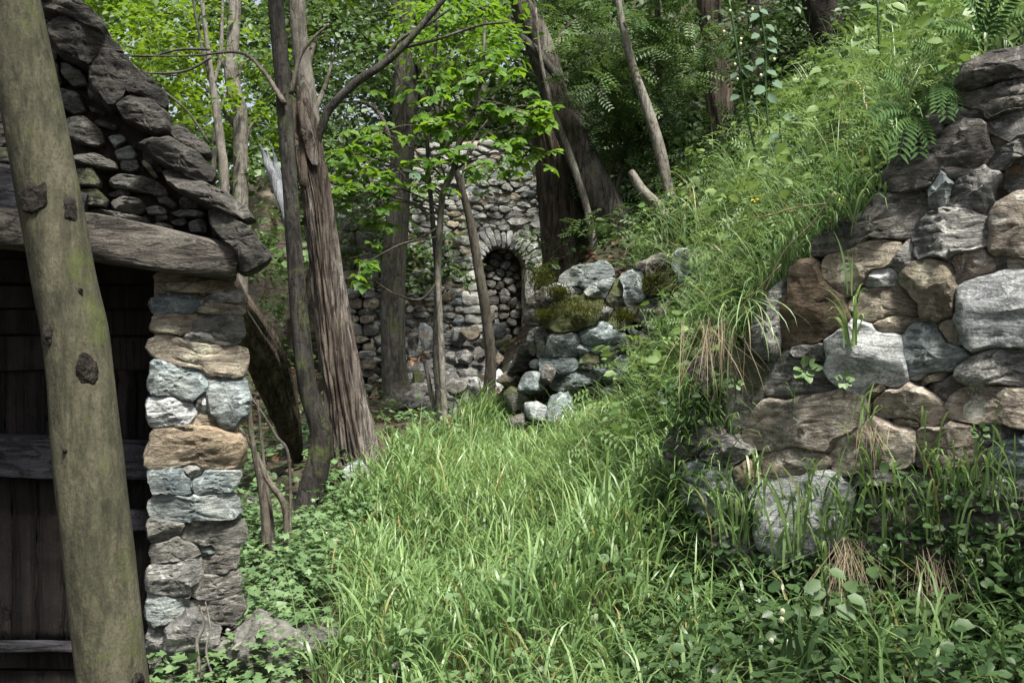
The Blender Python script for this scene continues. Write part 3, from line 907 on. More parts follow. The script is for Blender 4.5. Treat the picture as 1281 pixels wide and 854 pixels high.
# ------------------------------------------------------------------ the stone terrace wall on the right
wall = thing('terrace_wall', WALL.world(0.8, 0, 0), 'dry stone terrace wall of big mixed boulders and slabs holding up the grassy bank on the right', 'wall')
c7 = lambda t: crop_poly(WALL, 930, 50, 2.846, t)
c8 = lambda t: crop_poly(WALL, 930, 330, 2.846, t)
cL = lambda t: crop_poly(WALL, 840, 554, 2.846, t)
cF = lambda t: crop_poly(WALL, 830, 330, 2.44, t)
WS = [
 (c7, 'dark', '765,205 800,112 900,62 1000,38 1060,40 1060,120 999,130 900,160 820,190', .16, ''),
 (c7, 'dark', '790,232 870,190 950,165 1000,178 1060,170 1060,250 999,248 920,272 870,252 800,262', .12, ''),
 (c7, 'dark', '562,400 600,330 670,277 722,270 720,332 640,375 570,415', .11, ''),
 (c7, 'dark', '532,545 532,462 580,425 720,352 780,300 868,300 885,398 830,450 690,502 570,555', .14, 'long dark cracked slab at the top left'),
 (c7, 'grey', '728,332 735,272 800,255 868,266 874,294 780,296', .10, ''),
 (c7, 'rust', '890,330 930,286 1000,270 1060,270 1060,380 999,376 930,405 895,382', .08, 'reddish brown stone'),
 (c7, 'grey', '886,440 920,402 1000,365 1060,350 1060,410 999,420 950,450 900,460', .15, ''),
 (c7, 'blue', '682,605 690,540 710,470 745,490 750,530 725,590', .17, 'upright blue grey flake'),
 (c7, 'grey', '757,545 800,500 880,470 910,482 905,560 880,610 800,590 762,570', .14, ''),
 (c7, 'dark', '250,705 350,660 420,640 500,590 580,552 688,540 685,608 640,660 600,700 420,722 330,770 280,760', .17, 'long dark weathered slab jutting out of the bank'),
 (c7, 'grey', '627,702 662,650 720,620 800,610 870,640 888,740 820,760 700,782 640,780', .19, ''),
 (c7, 'brown', '912,560 920,530 980,450 1060,440 1060,545 950,562 905,600', .06, ''),
 (c7, 'pink', '892,690 907,620 950,567 1000,545 1080,550 1080,790 999,776 940,765 902,735', .15, ''),
 (c7, 'tan', '330,832 382,762 480,722 560,716 604,722 555,788 480,822 400,870 352,880', .15, ''),
 (c7, 'grey', '555,790 600,732 624,722 628,780 600,828 562,818', .13, ''),
 (c7, 'pink', '757,770 800,736 860,746 918,790 905,820 862,840 802,856 766,800', .11, 'dark pink rough stone'),
 (c7, 'pink', '915,776 960,770 1060,780 1060,818 932,822', .12, ''),
 (c8, 'tan', '582,62 612,17 690,-13 740,-3 770,40 778,110 740,190 680,182 622,112', .20, 'smooth tan pink boulder'),
 (c8, 'white', '467,50 500,20 550,22 577,45 574,74 520,84 476,80', .14, ''),
 (c8, 'tan', '432,92 500,90 580,82 640,130 654,170 602,186 520,180 470,150', .11, ''),
 (c8, 'brown', '167,135 222,60 300,52 358,100 352,205 300,242 230,287 165,282', .15, 'large rusty brown boulder at the corner under the bank'),
 (c8, 'grey', '78,262 120,150 212,68 166,132 164,280 110,270', .18, ''),
 (c8, 'white', '777,130 812,72 900,42 1000,25 1080,30 1080,285 999,292 900,300 830,290 802,220', .20, 'big pale blue grey speckled boulder'),
 (c8, 'pink', '722,206 770,196 800,235 799,280 740,264', .13, ''),
 (c8, 'blue', '622,330 632,250 690,195 720,240 750,288 818,300 800,340 700,360 640,390', .14, ''),
 (c8, 'white', '346,322 370,262 440,250 500,262 580,290 608,360 590,400 500,420 400,402 352,372', .19, 'wide pale stone behind the arching grass tuft'),
 (c8, 'tan', '492,226 540,192 610,177 648,196 602,235 520,253', .13, ''),
 (c8, 'grey', '762,372 830,332 910,297 1000,300 1080,305 1080,425 999,420 900,410 802,410', .15, ''),
 (c8, 'grey', '157,440 167,370 200,332 260,350 328,380 333,428 260,450 192,454', .13, ''),
 (c8, 'grey', '182,302 240,287 310,292 338,320 328,348 260,340 202,324', .15, ''),
 (c8, 'pink', '747,500 800,462 900,432 1000,440 1080,445 1080,560 999,555 900,540 802,538', .17, ''),
 (c8, 'pink', '532,452 600,442 680,472 723,510 718,548 660,544 562,510', .16, ''),
 (c8, 'dark', '692,432 760,402 798,430 778,458 740,488 702,460', .09, ''),
 (c8, 'pink', '626,412 700,392 758,382 740,404 642,432', .12, ''),
 (c8, 'tan', '472,440 528,416 528,448 490,464', .14, ''),
 (c8, 'pink', '47,610 80,552 130,492 250,472 350,452 428,452 458,520 402,570 362,600 330,640 250,622 150,640 82,624', .17, 'broad lumpy pinkish grey stone at the left end'),
 (c8, 'pink', '122,720 132,662 220,642 290,660 318,690 220,730 152,734', .16, ''),
 (c8, 'pink', '342,690 360,612 440,602 470,572 560,590 598,592 590,698 480,708 380,708', .15, ''),
 (c8, 'pink', '642,600 700,582 800,577 868,620 868,690 780,708 652,698', .16, ''),
 (c8, 'grey', '852,600 900,566 960,572 998,600 950,610 870,638', .14, ''),
 (c8, 'blue', '887,660 920,622 1000,612 1080,612 1080,750 999,738 940,714 902,698', .15, ''),
 (c8, 'tan', '556,546 640,552 658,575 580,573', .13, ''),
 (c8, 'grey', '402,742 500,722 600,727 620,745 520,760 422,757', .15, ''),
 (c8, 'grey', '640,722 720,716 800,720 880,730 860,768 720,772 650,760', .13, ''),
 (cL, 'blue', '77,165 112,92 180,67 250,112 258,170 200,213 122,208', .22, 'pale blue grey stone at the foot of the left end'),
 (cL, 'white', '332,190 380,122 480,112 600,130 638,200 638,280 520,338 440,328 352,278', .20, 'large pale rough stone low in the wall'),
 (cL, 'pink', '262,90 310,72 328,100 300,133 267,120', .17, ''),
 (cL, 'grey', '102,310 150,272 220,290 298,300 318,350 240,368 132,360', .22, ''),
 (cL, 'grey', '682,352 740,332 788,370 778,428 702,428', .14, ''),
 (cL, 'grey', '900,185 1000,115 1100,120 1120,180 1010,230 920,225', .12, ''),
 (cL, 'grey', '1110,120 1250,105 1340,110 1340,190 1200,190 1125,178', .13, ''),
 (cL, 'dark', '242,200 318,182 338,250 308,298 252,270', .18, ''),
 (cL, 'dark', '212,400 290,392 328,420 250,438', .2, ''),
 (cL, 'dark', '660,210 760,215 880,235 870,320 760,325 670,290', .11, ''),
 (cL, 'dark', '900,240 1040,235 1160,200 1340,200 1340,330 1100,340 910,330', .11, ''),
 (cL, 'dark', '800,340 900,345 1060,350 1050,440 900,450 800,430', .11, ''),
 (cL, 'grey', '1070,350 1200,345 1340,345 1340,450 1200,460 1080,440', .11, ''),
 (cL, 'moss', '560,450 700,440 800,450 790,560 660,580 560,550', .12, ''),
 (cL, 'moss', '810,460 960,460 1080,455 1070,580 900,590 815,570', .12, ''),
 (cL, 'moss', '1090,460 1220,470 1340,460 1340,600 1180,600 1090,580', .12, ''),
 (cF, 'dark', '102,330 130,282 160,290 180,400 150,430 110,380', .2, ''),
 (cF, 'moss', '170,300 215,285 260,300 300,290 310,420 250,470 190,430', .08, ''),
 (cF, 'dark', '52,520 90,462 150,452 165,560 100,600 62,570', .2, ''),
 (cF, 'grey', '152,560 230,542 278,570 220,608 162,590', .2, ''),
 (cF, 'rust', '245,620 290,600 330,625 310,665 262,660', .18, ''),
]
wtop = interp_fn([WALL.loc(u, v) - [0, .04] for u, v in [(866, 512), (900, 470), (945, 420), (985, 345), (1040, 292), (1090, 262), (1135, 190), (1200, 128), (1281, 78), (1330, 62), (1500, 10), (1800, -40)]])
aEnd = WALL.loc(868, 500)[0]
WPOLY = grow([cv(txt) for cv, _, txt, _, _ in WS], inside=lambda p: (p[:, 0] > aEnd + .07 * np.sin(p[:, 1] * 11) + .05 * np.sin(p[:, 1] * 29 + 1)) & (p[:, 1] < np.array([wtop(x) for x in p[:, 0]]) + .03))
for i, (cv, mt, txt, dep, lab) in enumerate(WS):
    poly = WPOLY[i]
    big = np.ptp(poly[:, 0]) * np.ptp(poly[:, 1])
    wall_stone('stone', WALL, poly, dep * .75, 0.03 + dep * .25, M[mt], wall, 100 + i, lab or None,
               NT=44 if big > .03 else 26, NR=9 if big > .03 else 6, facets=4, rough=.075, strata=.10 if mt in ('dark', 'grey', 'blue') else .04)
wtop = interp_fn([WALL.loc(u, v) - [0, .04] for u, v in [(866, 512), (900, 470), (945, 420), (985, 345), (1040, 292), (1090, 262), (1135, 190), (1200, 128), (1281, 78), (1330, 62), (1500, 10), (1800, -40)]])
core_slab('earth_core', WALL, -0.06, 3.2, wtop, lambda a: -0.6, 0.0, -0.5, M['earth'], wall, 90, 60, .03, 3)
# small wedging stones in the joints, and the run of wall on past the right edge of the view
g = np.random.default_rng(11)
allp = np.concatenate(WPOLY)
nfill = 0
for k in range(2600):
    a, b = g.uniform(-.02, 1.75), g.uniform(0.1, 2.8)
    if b > wtop(a) - .05: continue
    r = g.uniform(.022, .05)
    ring = np.array([(a + 1.25 * r * math.cos(t), b + .8 * r * math.sin(t)) for t in np.linspace(0, 6.28, 9)[:-1]] + [(a, b)])
    if any(in_poly(ring, P).any() for P in near_polys(WPOLY, a, b, .1)): continue
    t = np.linspace(0, 2 * np.pi, 8)[:-1]
    poly = np.column_stack([a + r * g.uniform(.9, 1.6) * np.cos(t) * g.uniform(.7, 1.2, 7), b + r * g.uniform(.5, .9) * np.sin(t) * g.uniform(.7, 1.2, 7)])
    WPOLY.append(poly)
    wall_stone('wedge_stone', WALL, poly, .06, g.uniform(-.02, .03), M[['grey', 'dark', 'pink', 'tan'][int(g.integers(4))]], wall, 500 + k, NT=12, NR=4)
    nfill += 1
    if nfill > 110: break
for i, poly in enumerate(rubble_cells(1.80, 3.1, 0.0, 3.3, .36, .2, 5, lambda s: s[1] < wtop(s[0]) - .1, .012)):
    wall_stone('stone', WALL, poly, .12, .03, M[['grey', 'dark', 'pink', 'blue'][i % 4]], wall, 900 + i, NT=20, NR=5, rough=.07)

# ------------------------------------------------------------------ the stone barn on the left
house = thing('stone_barn', HOUSE.world(0, 0, 0), 'ruined stone barn corner with thick roof slabs, a wooden lintel and a dark plank front', 'barn')
h1 = lambda t: crop_poly(HOUSE, 0, 0, 2.44, t)
h2 = lambda t: crop_poly(HOUSE, 160, 330, 2.944, t)
h3 = lambda t: crop_poly(HOUSE, 160, 600, 3.362, t)
PS = [
 (h2, 'tan', '130,47 160,32 220,41 255,60 140,62', .05, ''), (h2, 'tan', '110,86 150,69 300,73 430,86 430,104 320,100 180,98 120,104', .07, ''),
 (h2, 'grey', '320,125 350,107 420,109 430,130 400,141 330,139', .06, ''), (h2, 'blue', '120,140 200,132 244,150 210,180 140,184 120,165', .05, ''),
 (h2, 'tan', '270,160 340,146 430,150 434,180 350,184 280,174', .06, ''), (h2, 'tan', '115,202 160,182 230,190 234,220 190,244 120,234', .06, ''),
 (h2, 'gable', '240,230 290,197 380,187 430,215 430,268 390,293 330,288 252,268', .06, ''), (h2, 'grey', '226,260 270,249 310,262 324,284 290,297 240,284', .07, ''),
 (h2, 'tan', '115,262 160,272 230,292 330,297 435,302 434,350 414,398 340,408 260,384 180,350 130,310', .07, ''),
 (h2, 'blue', '72,440 100,386 180,376 284,386 285,468 250,498 170,479 88,480', .10, 'blue green block'),
 (h2, 'blue', '300,430 320,411 440,431 448,500 440,560 400,588 330,574 300,540', .10, 'square blue grey block at the outer corner'),
 (h2, 'white', '77,512 110,487 170,491 244,520 239,560 190,583 110,579 87,550', .10, ''),
 (h2, 'grey', '251,545 256,492 270,491 265,548', .05, ''), (h2, 'white', '273,552 277,462 290,500 289,553', .06, ''),
 (h2, 'tan', '241,570 270,556 334,561 324,598 260,591', .07, ''),
 (h2, 'rust', '87,690 110,612 170,597 300,597 418,631 410,688 370,733 250,724 130,743 97,730', .11, 'broad orange stained stone'),
 (h2, 'blue', '92,790 120,752 180,747 214,790 209,828 140,829 97,815', .10, ''), (h2, 'grey', '197,745 230,724 268,740 264,774 227,774', .08, ''),
 (h2, 'blue', '252,800 290,767 370,762 408,790 400,823 310,829 260,820', .11, ''),
 (h3, 'blue', '97,52 140,47 210,80 330,67 400,52 458,67 473,110 420,138 320,149 220,149 140,110', .14, 'long pale blue stone jutting forward'),
 (h3, 'gable', '97,228 102,182 160,172 223,190 214,215 130,253', .10, ''), (h3, 'gable', '232,200 320,167 450,182 468,215 430,268 370,278 300,255 242,240', .08, ''),
 (h3, 'gable', '87,300 112,262 200,247 283,260 279,300 220,319 122,338', .11, ''), (h3, 'blue', '302,287 350,267 368,295 330,308', .06, ''),
 (h3, 'grey', '82,372 120,347 230,332 308,341 290,400 220,463 150,449 97,420', .13, ''), (h3, 'blue', '77,520 92,482 200,481 238,510 200,568 110,598 76,578', .11, ''),
 (h3, 'grey', '77,652 92,612 148,621 149,680 110,708 81,698', .09, ''), (h3, 'grey', '165,640 200,572 290,547 338,600 328,690 250,718 182,708', .16, ''),
 (h3, 'dark', '82,740 128,726 150,788 102,800', .08, ''), (h3, 'dark', '300,330 400,300 460,290 470,340 400,380 310,380', .05, ''),
 (h3, 'dark', '300,420 400,400 460,380 470,450 380,500 300,480', .05, ''), (h3, 'dark', '250,500 360,505 460,480 465,560 350,580 260,540', .05, ''),
 (h3, 'dark', '160,740 260,730 360,720 460,600 460,760 330,830 170,820', .05, ''),
]
aL, aR = HOUSE.loc(187, 400)[0], HOUSE.loc(300, 400)[0]
PP_ = grow([cv(txt) for cv, _, txt, _, _ in PS], 1.3, .004, inside=lambda p: (p[:, 0] > aL - .005 + .012 * np.sin(p[:, 1] * 23)) & (p[:, 0] < aR + .012 + .02 * np.sin(p[:, 1] * 17 + 2) + .012 * np.sin(p[:, 1] * 41)))
for i, (cv, mt, txt, dep, lab) in enumerate(PS):
    poly = PP_[i]
    wall_stone('pier_stone', HOUSE, poly, dep * .8, 0.012, M[mt], house, 1300 + i, lab or None, NT=40, NR=9, facets=5, rough=.085, strata=.09, square=6)
aL, aR = HOUSE.loc(187, 400)[0], HOUSE.loc(300, 400)[0]
bT, bM = HOUSE.loc(240, 344)[1], HOUSE.loc(240, 470)[1]
core_slab('mortar_core', HOUSE, aL + .02, aR - .035, lambda a: bT, lambda a: bM, -0.012, -.36, M['mortar'], house, 30, 26, .03, 5)
core_slab('earth_core', HOUSE, aL + .02, aR - .035, lambda a: bM - .002, lambda a: -.5, -0.03, -.36, M['earth'], house, 24, 40, .025, 6)
g = np.random.default_rng(17)
nfill = 0
for k in range(3000):
    a, b = g.uniform(aL + .03, aR - .03), g.uniform(-.05, bT - .03)
    r = g.uniform(.012, .03)
    t = np.linspace(0, 2 * np.pi, 8)[:-1]
    poly = np.column_stack([a + r * g.uniform(1.0, 1.9) * np.cos(t) * g.uniform(.7, 1.2, 7), b + r * g.uniform(.5, .9) * np.sin(t) * g.uniform(.7, 1.2, 7)])
    if any(in_poly(np.vstack([poly * .8 + np.array([a, b]) * .2, [[a, b]]]), Q).any() for Q in near_polys(PP_, a, b, .08)): continue
    PP_.append(poly)
    wall_stone('wedge_stone', HOUSE, poly, .04, g.uniform(-.02, .02), M[['gable', 'dark', 'tan', 'grey'][int(g.integers(4))]], house, 1400 + k, NT=12, NR=4)
    nfill += 1
    if nfill > 70: break
# the inner jamb of the pier, stones seen edge-on along the doorway
JAMB = Plane(HOUSE.world(aL, 0, 0), HOUSE.world(aL, 0, -1.0)[:2])
for i, poly in enumerate(rubble_cells(0.04, .36, -.1, bT, .2, .1, 8, None, .004)):
    poly = np.column_stack([np.maximum(poly[:, 0], .035), poly[:, 1]])
    if np.ptp(poly[:, 0]) < .04: continue
    V, c, faces = stone_arrays(poly, .03, 1500 + i, NT=14, NR=4)
    W = V[:, :1] * -HOUSE.n + V[:, 1:2] * HOUSE.ez - V[:, 2:] * HOUSE.ex
    o = HOUSE.world(aL + .05, 0, 0) - HOUSE.n * c[0] + HOUSE.ez * c[1]
    put('jamb_stone', mesh_np('jamb_stone', W, faces, M[['gable', 'grey', 'dark'][i % 3]], True, None, 38), o, house)
# outer flank of the pier
aF = aR - .035
for i, poly in enumerate(rubble_cells(0.06, .36, -.1, bT, .26, .13, 9, None, .004)):
    poly = np.column_stack([np.maximum(poly[:, 0], .04), poly[:, 1]])
    if np.ptp(poly[:, 0]) < .04: continue
    V, c, faces = stone_arrays(poly, .035, 1600 + i, NT=14, NR=4)
    W = V[:, :1] * -HOUSE.n + V[:, 1:2] * HOUSE.ez + V[:, 2:] * HOUSE.ex
    o = HOUSE.world(aF - .02, 0, 0) - HOUSE.n * c[0] + HOUSE.ez * c[1]
    put('flank_stone', mesh_np('flank_stone', W, [faces[0][:, ::-1], faces[1][:, ::-1]], M[['gable', 'grey', 'tan'][i % 3]], True, None, 38), o, house)

GS = [  # verge slabs: proud of the gable; then the stones of the gable itself
 ('roof', '425,452 530,442 610,490 663,540 658,573 590,563 482,500', .24, .20), ('roof', '530,402 550,392 640,460 650,490 600,490 530,430', .16, .12),
 ('roof', '495,542 540,532 620,570 700,610 778,670 783,700 740,690 640,640 540,590', .28, .2), ('roof', '640,662 680,652 760,710 825,790 808,810 760,843 722,838 728,790 652,710', .30, .2),
 ('roof', '372,342 410,317 470,330 520,370 528,420 490,432 430,402 388,380', .22, .18), ('roof', '388,232 440,237 510,300 518,348 470,330 400,300', .22, .16),
 ('roof', '282,192 330,172 400,200 408,260 380,320 350,350 292,282', .20, .14), ('roof', '160,112 210,87 300,120 370,160 398,200 330,170 288,228 202,190', .26, .18),
 ('roof', '120,22 200,-10 340,108 328,140 250,102 150,62', .30, .2), ('roof', '40,-60 150,-60 240,0 200,40 100,30', .3, .2),
 ('gable', '175,272 240,290 263,340 230,353 187,330', .08, .02), ('gable', '190,192 260,230 270,260 230,268 195,235', .08, .03),
 ('gable', '200,372 260,362 310,400 323,438 300,453 240,440 207,410', .10, .04), ('gable', '225,482 300,477 353,500 363,523 300,518 237,500', .12, .04),
 ('moss', '240,522 290,521 313,560 308,578 247,569', .12, .04), ('moss', '245,587 300,582 338,620 328,638 252,629', .12, .04),
 ('gable', '345,620 380,606 430,611 448,640 420,658 352,648', .13, .03), ('gable', '330,557 370,537 450,546 498,580 470,593 352,578', .11, .03),
 ('gable', '330,592 380,582 405,591 390,603 342,603', .09, .02), ('gable', '258,642 330,647 463,672 458,688 380,688 270,666', .13, .05),
 ('grey', '447,635 490,632 513,645 500,658 456,658', .09, .02), ('gable', '517,650 560,642 633,651 628,668 542,663', .10, .03),
 ('grey', '577,682 610,671 633,682 628,713 582,708', .10, .02), ('gable', '475,661 510,657 514,674 482,679', .07, .02),
 ('gable', '466,686 500,682 533,695 530,704 482,699', .08, .02), ('gable', '522,680 560,667 574,680 560,693 532,689', .08, .02),
 ('gable', '475,602 510,601 543,625 530,638 492,624', .07, .0), ('grey', '370,492 420,491 428,520 400,528 372,520', .06, .0),
 ('tan', '426,491 450,492 484,540 471,544', .06, .0), ('blue', '332,420 370,412 388,430 352,453', .06, .0),
 ('blue', '350,462 400,447 418,470 410,488 362,489', .06, .0), ('gable', '270,322 318,345 324,354 280,344', .06, .0),
 ('gable', '282,367 330,372 358,385 350,398 300,384', .06, .0), ('gable', '430,450 470,490 500,520 480,525 440,488', .06, .0),
 ('dark', '430,545 470,548 505,575 515,600 470,598 450,560', .05, .0), ('dark', '560,600 620,612 650,640 560,638 545,620', .05, .0),
 ('moss', '-60,452 45,460 50,498 -60,505', .12, .02), ('dark', '-60,390 40,400 42,450 -60,446', .10, .0), ('dark', '-60,300 20,310 30,390 -60,384', .10, .0),
 ('dark', '-60,200 10,210 20,300 -60,292', .10, .0), ('dark', '60,60 150,70 180,180 90,190 60,140', .10, .0), ('dark', '-60,80 0,90 10,200 -60,190', .1, .0),
 ('dark', '100,200 180,190 185,270 120,280', .08, .0), ('dark', '120,290 180,280 200,360 150,380', .08, .0), ('dark', '250,180 285,200 340,330 270,300', .05, -.02),
 ('dark', '640,640 700,670 740,720 700,735 650,720', .08, .02),
]
for i, (mt, txt, dep, proud) in enumerate(GS):
    wall_stone('roof_slab' if mt == 'roof' else 'gable_stone', HOUSE, h1(txt), dep * (.45 if mt == 'roof' else .8), proud * .8, M[mt], house, 1700 + i,
               NT=40 if dep > .1 else 24, NR=8, facets=5, rough=.09, strata=.12, square=7, back=2.2 if mt == 'roof' else .7)
gt = interp_fn([HOUSE.loc(u, v) for u, v in [(-220, -160), (-60, -60), (40, -5), (100, 50), (150, 100), (195, 160), (215, 200), (262, 240), (300, 292), (318, 330)]])
gb = interp_fn([HOUSE.loc(u, v) for u, v in [(-300, 268), (0, 285), (115, 300), (210, 318), (318, 336)]])
core_slab('gable_core', HOUSE, HOUSE.loc(-220, 200)[0], HOUSE.loc(312, 300)[0], gt, gb, -.02, -.6, M['earth'], house, 70, 40, .03, 9)

for i, poly in enumerate(rubble_cells(HOUSE.loc(-330, 200)[0], HOUSE.loc(-28, 200)[0], 1.9, 4.2, .30, .13, 19, lambda s: gb(s[0]) + .06 < s[1] < gt(s[0]) - .08, .006)):
    wall_stone('gable_stone', HOUSE, poly, .08, .02, M[['gable', 'dark', 'gable', 'moss'][i % 4]], house, 1900 + i, NT=18, NR=4, rough=.09)

def beam_arrays(P, H, D, seed, n=40, NT=20, rough=.05, ex=.34):
    """hewn timber: rounded-rectangle section, height H and depth D along P (world points)"""
    PR = catmull(np.column_stack([P, H, D]), n)
    P, H, D = PR[:, :3], PR[:, 3], PR[:, 4]
    T = unit(np.gradient(P, axis=0))
    A = unit(np.cross(T, [0, 0, 1.0]))
    B = np.cross(A, T)
    th = np.linspace(0, 2 * np.pi, NT, endpoint=False)
    cs, sn = np.cos(th), np.sin(th)
    cs, sn = np.sign(cs) * np.abs(cs) ** ex, np.sign(sn) * np.abs(sn) ** ex
    V = P[:, None] + .5 * (D[:, None, None] * cs[None, :, None] * A[:, None] + H[:, None, None] * sn[None, :, None] * B[:, None])
    V = V.reshape(-1, 3)
    along = np.repeat(np.arange(len(P)) / len(P), NT)
    q = np.column_stack([np.tile(cs, len(P)) * 2.2, np.tile(sn, len(P)) * 4, along * 3])
    d = fbm(q + seed, seed, 3) * rough * np.repeat(H, NT)
    V = V + d[:, None] * unit(V - np.repeat(P, NT, 0))
    j = np.arange(NT); j2 = (j + 1) % NT
    f = [np.column_stack([i * NT + j, i * NT + j2, (i + 1) * NT + j2, (i + 1) * NT + j]) for i in range(len(P) - 1)]
    nV = len(V)
    V = np.vstack([V, P[:1], P[-1:]])
    caps = np.concatenate([np.column_stack([np.full(NT, nV), j2, j]), np.column_stack([np.full(NT, nV + 1), nV - NT + j, nV - NT + j2])])
    return V, [np.concatenate(f), caps]

def timber(name, plane, pts, depth, d, mat, parent, seed, label=None, **kw):
    """pts: (u, v, height in px)"""
    P, H = [], []
    for u, v, hpx in pts:
        a, b = plane.loc(u, v)
        p = plane.world(a, b, d)
        P.append(p); H.append(hpx / F * p[1])
    V, f = beam_arrays(np.array(P), np.array(H), np.full(len(P), depth), seed, **kw)
    o = P[0]
    return put(name, mesh_np(name, V - o, f, mat, True, None, 40), o, parent, label)

timber('lintel', HOUSE, [(-150, 276, 44), (50, 291, 50), (115, 297, 58), (180, 310, 56), (240, 321, 50), (298, 330, 42)], .30, .06, M['beam'], house, 3, 'cracked grey timber lintel', rough=.10, n=60)
timber('upper_timber', HOUSE, [(-150, 225, 66), (0, 240, 64), (60, 250, 54), (112, 262, 30)], .28, .02, M['rail'], house, 5, 'pale weathered upper beam', rough=.10)
DOOR = Plane(HOUSE.world(0, 0, -.55), HOUSE.world(1, 0, -.55)[:2])
g = np.random.default_rng(5)
def planks(v0, v1, u0, u1, wpx, horizontal=False, d0=0.0):
    if horizontal:
        v = v0
        while v < v1:
            hh = wpx * g.uniform(.8, 1.2)
            timber('plank', DOOR, [(u0, v + hh / 2, hh - 2), ((u0 + u1) / 2, v + hh / 2 + g.normal() * 1.0, hh - 2), (u1, v + hh / 2, hh - 2)], .035, d0 + g.uniform(-.012, .012), M['plank'], house, int(g.integers(999)), n=8, NT=12, rough=.12, ex=.2)
            v += hh
        return
    u = u0
    while u < u1:
        ww = wpx * g.uniform(.75, 1.25)
        a, b1 = DOOR.loc(u + ww / 2, v0)
        b0 = DOOR.loc(u + ww / 2, v1)[1]
        w = (ww - 2) / F * 5.6
        dd = d0 + g.uniform(-.014, .014)
        V = []
        nz = 14
        rs_ = g.normal(size=(nz, 2)) * .003
        for k in range(nz):
            b = b0 + (b1 - b0) * k / (nz - 1)
            for sx, sd in ((-1, -1), (1, -1), (1, 1), (-1, 1)):
                V.append(DOOR.ex * (sx * w / 2 + rs_[k, 0]) + DOOR.ez * (b - b0) + DOOR.n * (sd * .016 + rs_[k, 1]))
        f = []
        for k in range(nz - 1):
            for q in range(4):
                f.append((k * 4 + q, k * 4 + (q + 1) % 4, k * 4 + 4 + (q + 1) % 4, k * 4 + 4 + q))
        f += [(3, 2, 1, 0), (nz * 4 - 4, nz * 4 - 3, nz * 4 - 2, nz * 4 - 1)]
        put('plank', mesh_np('plank', np.array(V), np.array(f), M['plank'], False), DOOR.world(a, b0, dd), house)
        u += ww
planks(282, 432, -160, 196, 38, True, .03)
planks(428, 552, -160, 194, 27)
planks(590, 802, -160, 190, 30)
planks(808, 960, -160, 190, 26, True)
timber('rail', DOOR, [(-160, 560, 40), (0, 566, 48), (90, 572, 50), (192, 574, 44)], .12, .08, M['rail'], house, 21, 'rough grey split log rail', rough=.16, n=50)
timber('rail', DOOR, [(-160, 545, 10), (0, 545, 9), (90, 548, 9), (192, 553, 8)], .07, .10, M['rail'], house, 23, rough=.1)
timber('rail', DOOR, [(-160, 803, 13), (0, 803, 12), (60, 803, 11), (110, 804, 10)], .08, .07, M['rail'], house, 24, rough=.1)
timber('rail', DOOR, [(150, 648, 26), (170, 648, 26), (192, 649, 24)], .08, .05, M['rail'], house, 25, rough=.1, n=10)
core_slab('leak_backing', DOOR, -2.0, aL + .1, lambda a: 2.7 + (a * .0), lambda a: -.5, -.07, -.2, M['earth'], house, 12, 12, .01, 2)  # unseen backing added to stop light leaking through the plank gaps

# ------------------------------------------------------------------ the collapsed wall in the middle
rub = thing('collapsed_wall', RUB.world(.6, 1.2, 0), 'low collapsed wall of bluish mossy stones at the foot of the grassy bank', 'wall')
cm = lambda t: crop_poly(RUB, 640, 280, 3.05, t)
RS = [
 ('blue', '225,230 240,192 330,172 350,192 320,228 260,233', .2), ('white', '142,300 180,247 250,242 268,270 200,278', .22), ('blue', '302,265 330,227 373,227 373,263 340,278', .22),
 ('blue', '437,290 440,222 498,207 503,280 460,298', .2), ('blue', '652,162 670,132 758,142 763,180 690,208 662,195', .25), ('thickmoss', '162,380 152,342 250,292 348,292 358,340 300,388 222,403', .28),
 ('grey', '332,350 360,317 383,325 360,368', .2), ('blue', '277,400 340,382 398,410 408,450 330,478 292,450', .24), ('blue', '152,480 172,432 250,422 263,480 230,498 162,498', .26),
 ('blue', '257,460 290,452 303,480 272,498', .2), ('blue', '147,520 200,507 243,520 239,558 162,568', .26), ('moss', '267,520 320,492 338,520 320,548 277,543', .2),
 ('grey', '337,510 380,467 413,462 403,498 350,523', .2), ('blue', '392,540 440,502 448,540 420,578', .18), ('blue', '412,450 440,442 453,490 422,488', .18),
 ('blue', '162,600 250,567 328,562 328,588 200,618', .25), ('blue', '319,560 350,542 378,560 368,588', .2),
 ('moss', '380,262 430,222 438,298 390,308', .16), ('moss', '432,330 490,312 478,348 442,348', .18), ('moss', '372,370 440,352 438,388 400,398', .16),
 ('grey', '502,380 558,372 540,398', .18), ('blue', '452,400 478,412 470,438', .16), ('dark', '72,352 76,332 118,350 118,368 76,378', .16),
 ('grey', '78,470 80,387 92,400 95,475', .2), ('grey', '107,480 112,402 138,410 138,478', .2), ('dark', '502,162 568,132 573,180 522,188', .16),
 ('thickmoss', '505,215 640,185 660,205 560,255 510,270', .24), ('white', '660,275 710,252 778,272 778,308 700,312', .2), ('dark', '95,300 130,270 150,300 140,345 110,340', .14),
 ('dark', '140,400 160,410 145,470 120,440', .14), ('dark', '470,440 520,420 560,400 540,460 480,500', .14), ('dark', '500,300 560,290 600,320 560,360 500,360', .14),
 ('dark', '460,500 500,490 520,540 470,580', .14),
]
RP = grow([cm(t) for _, t, _ in RS], 1.35, .008)
for i, (mt, txt, dep) in enumerate(RS):
    poly = RP[i]
    wall_stone('stone', RUB, poly, dep * .7, dep * .3, M[mt], rub, 2300 + i, NT=30, NR=7, facets=9, rough=.12, strata=.08)
rt = interp_fn([RUB.loc(u, v) - [0, .03] for u, v in [(668, 400), (690, 362), (720, 346), (800, 348), (860, 340), (905, 330)]])
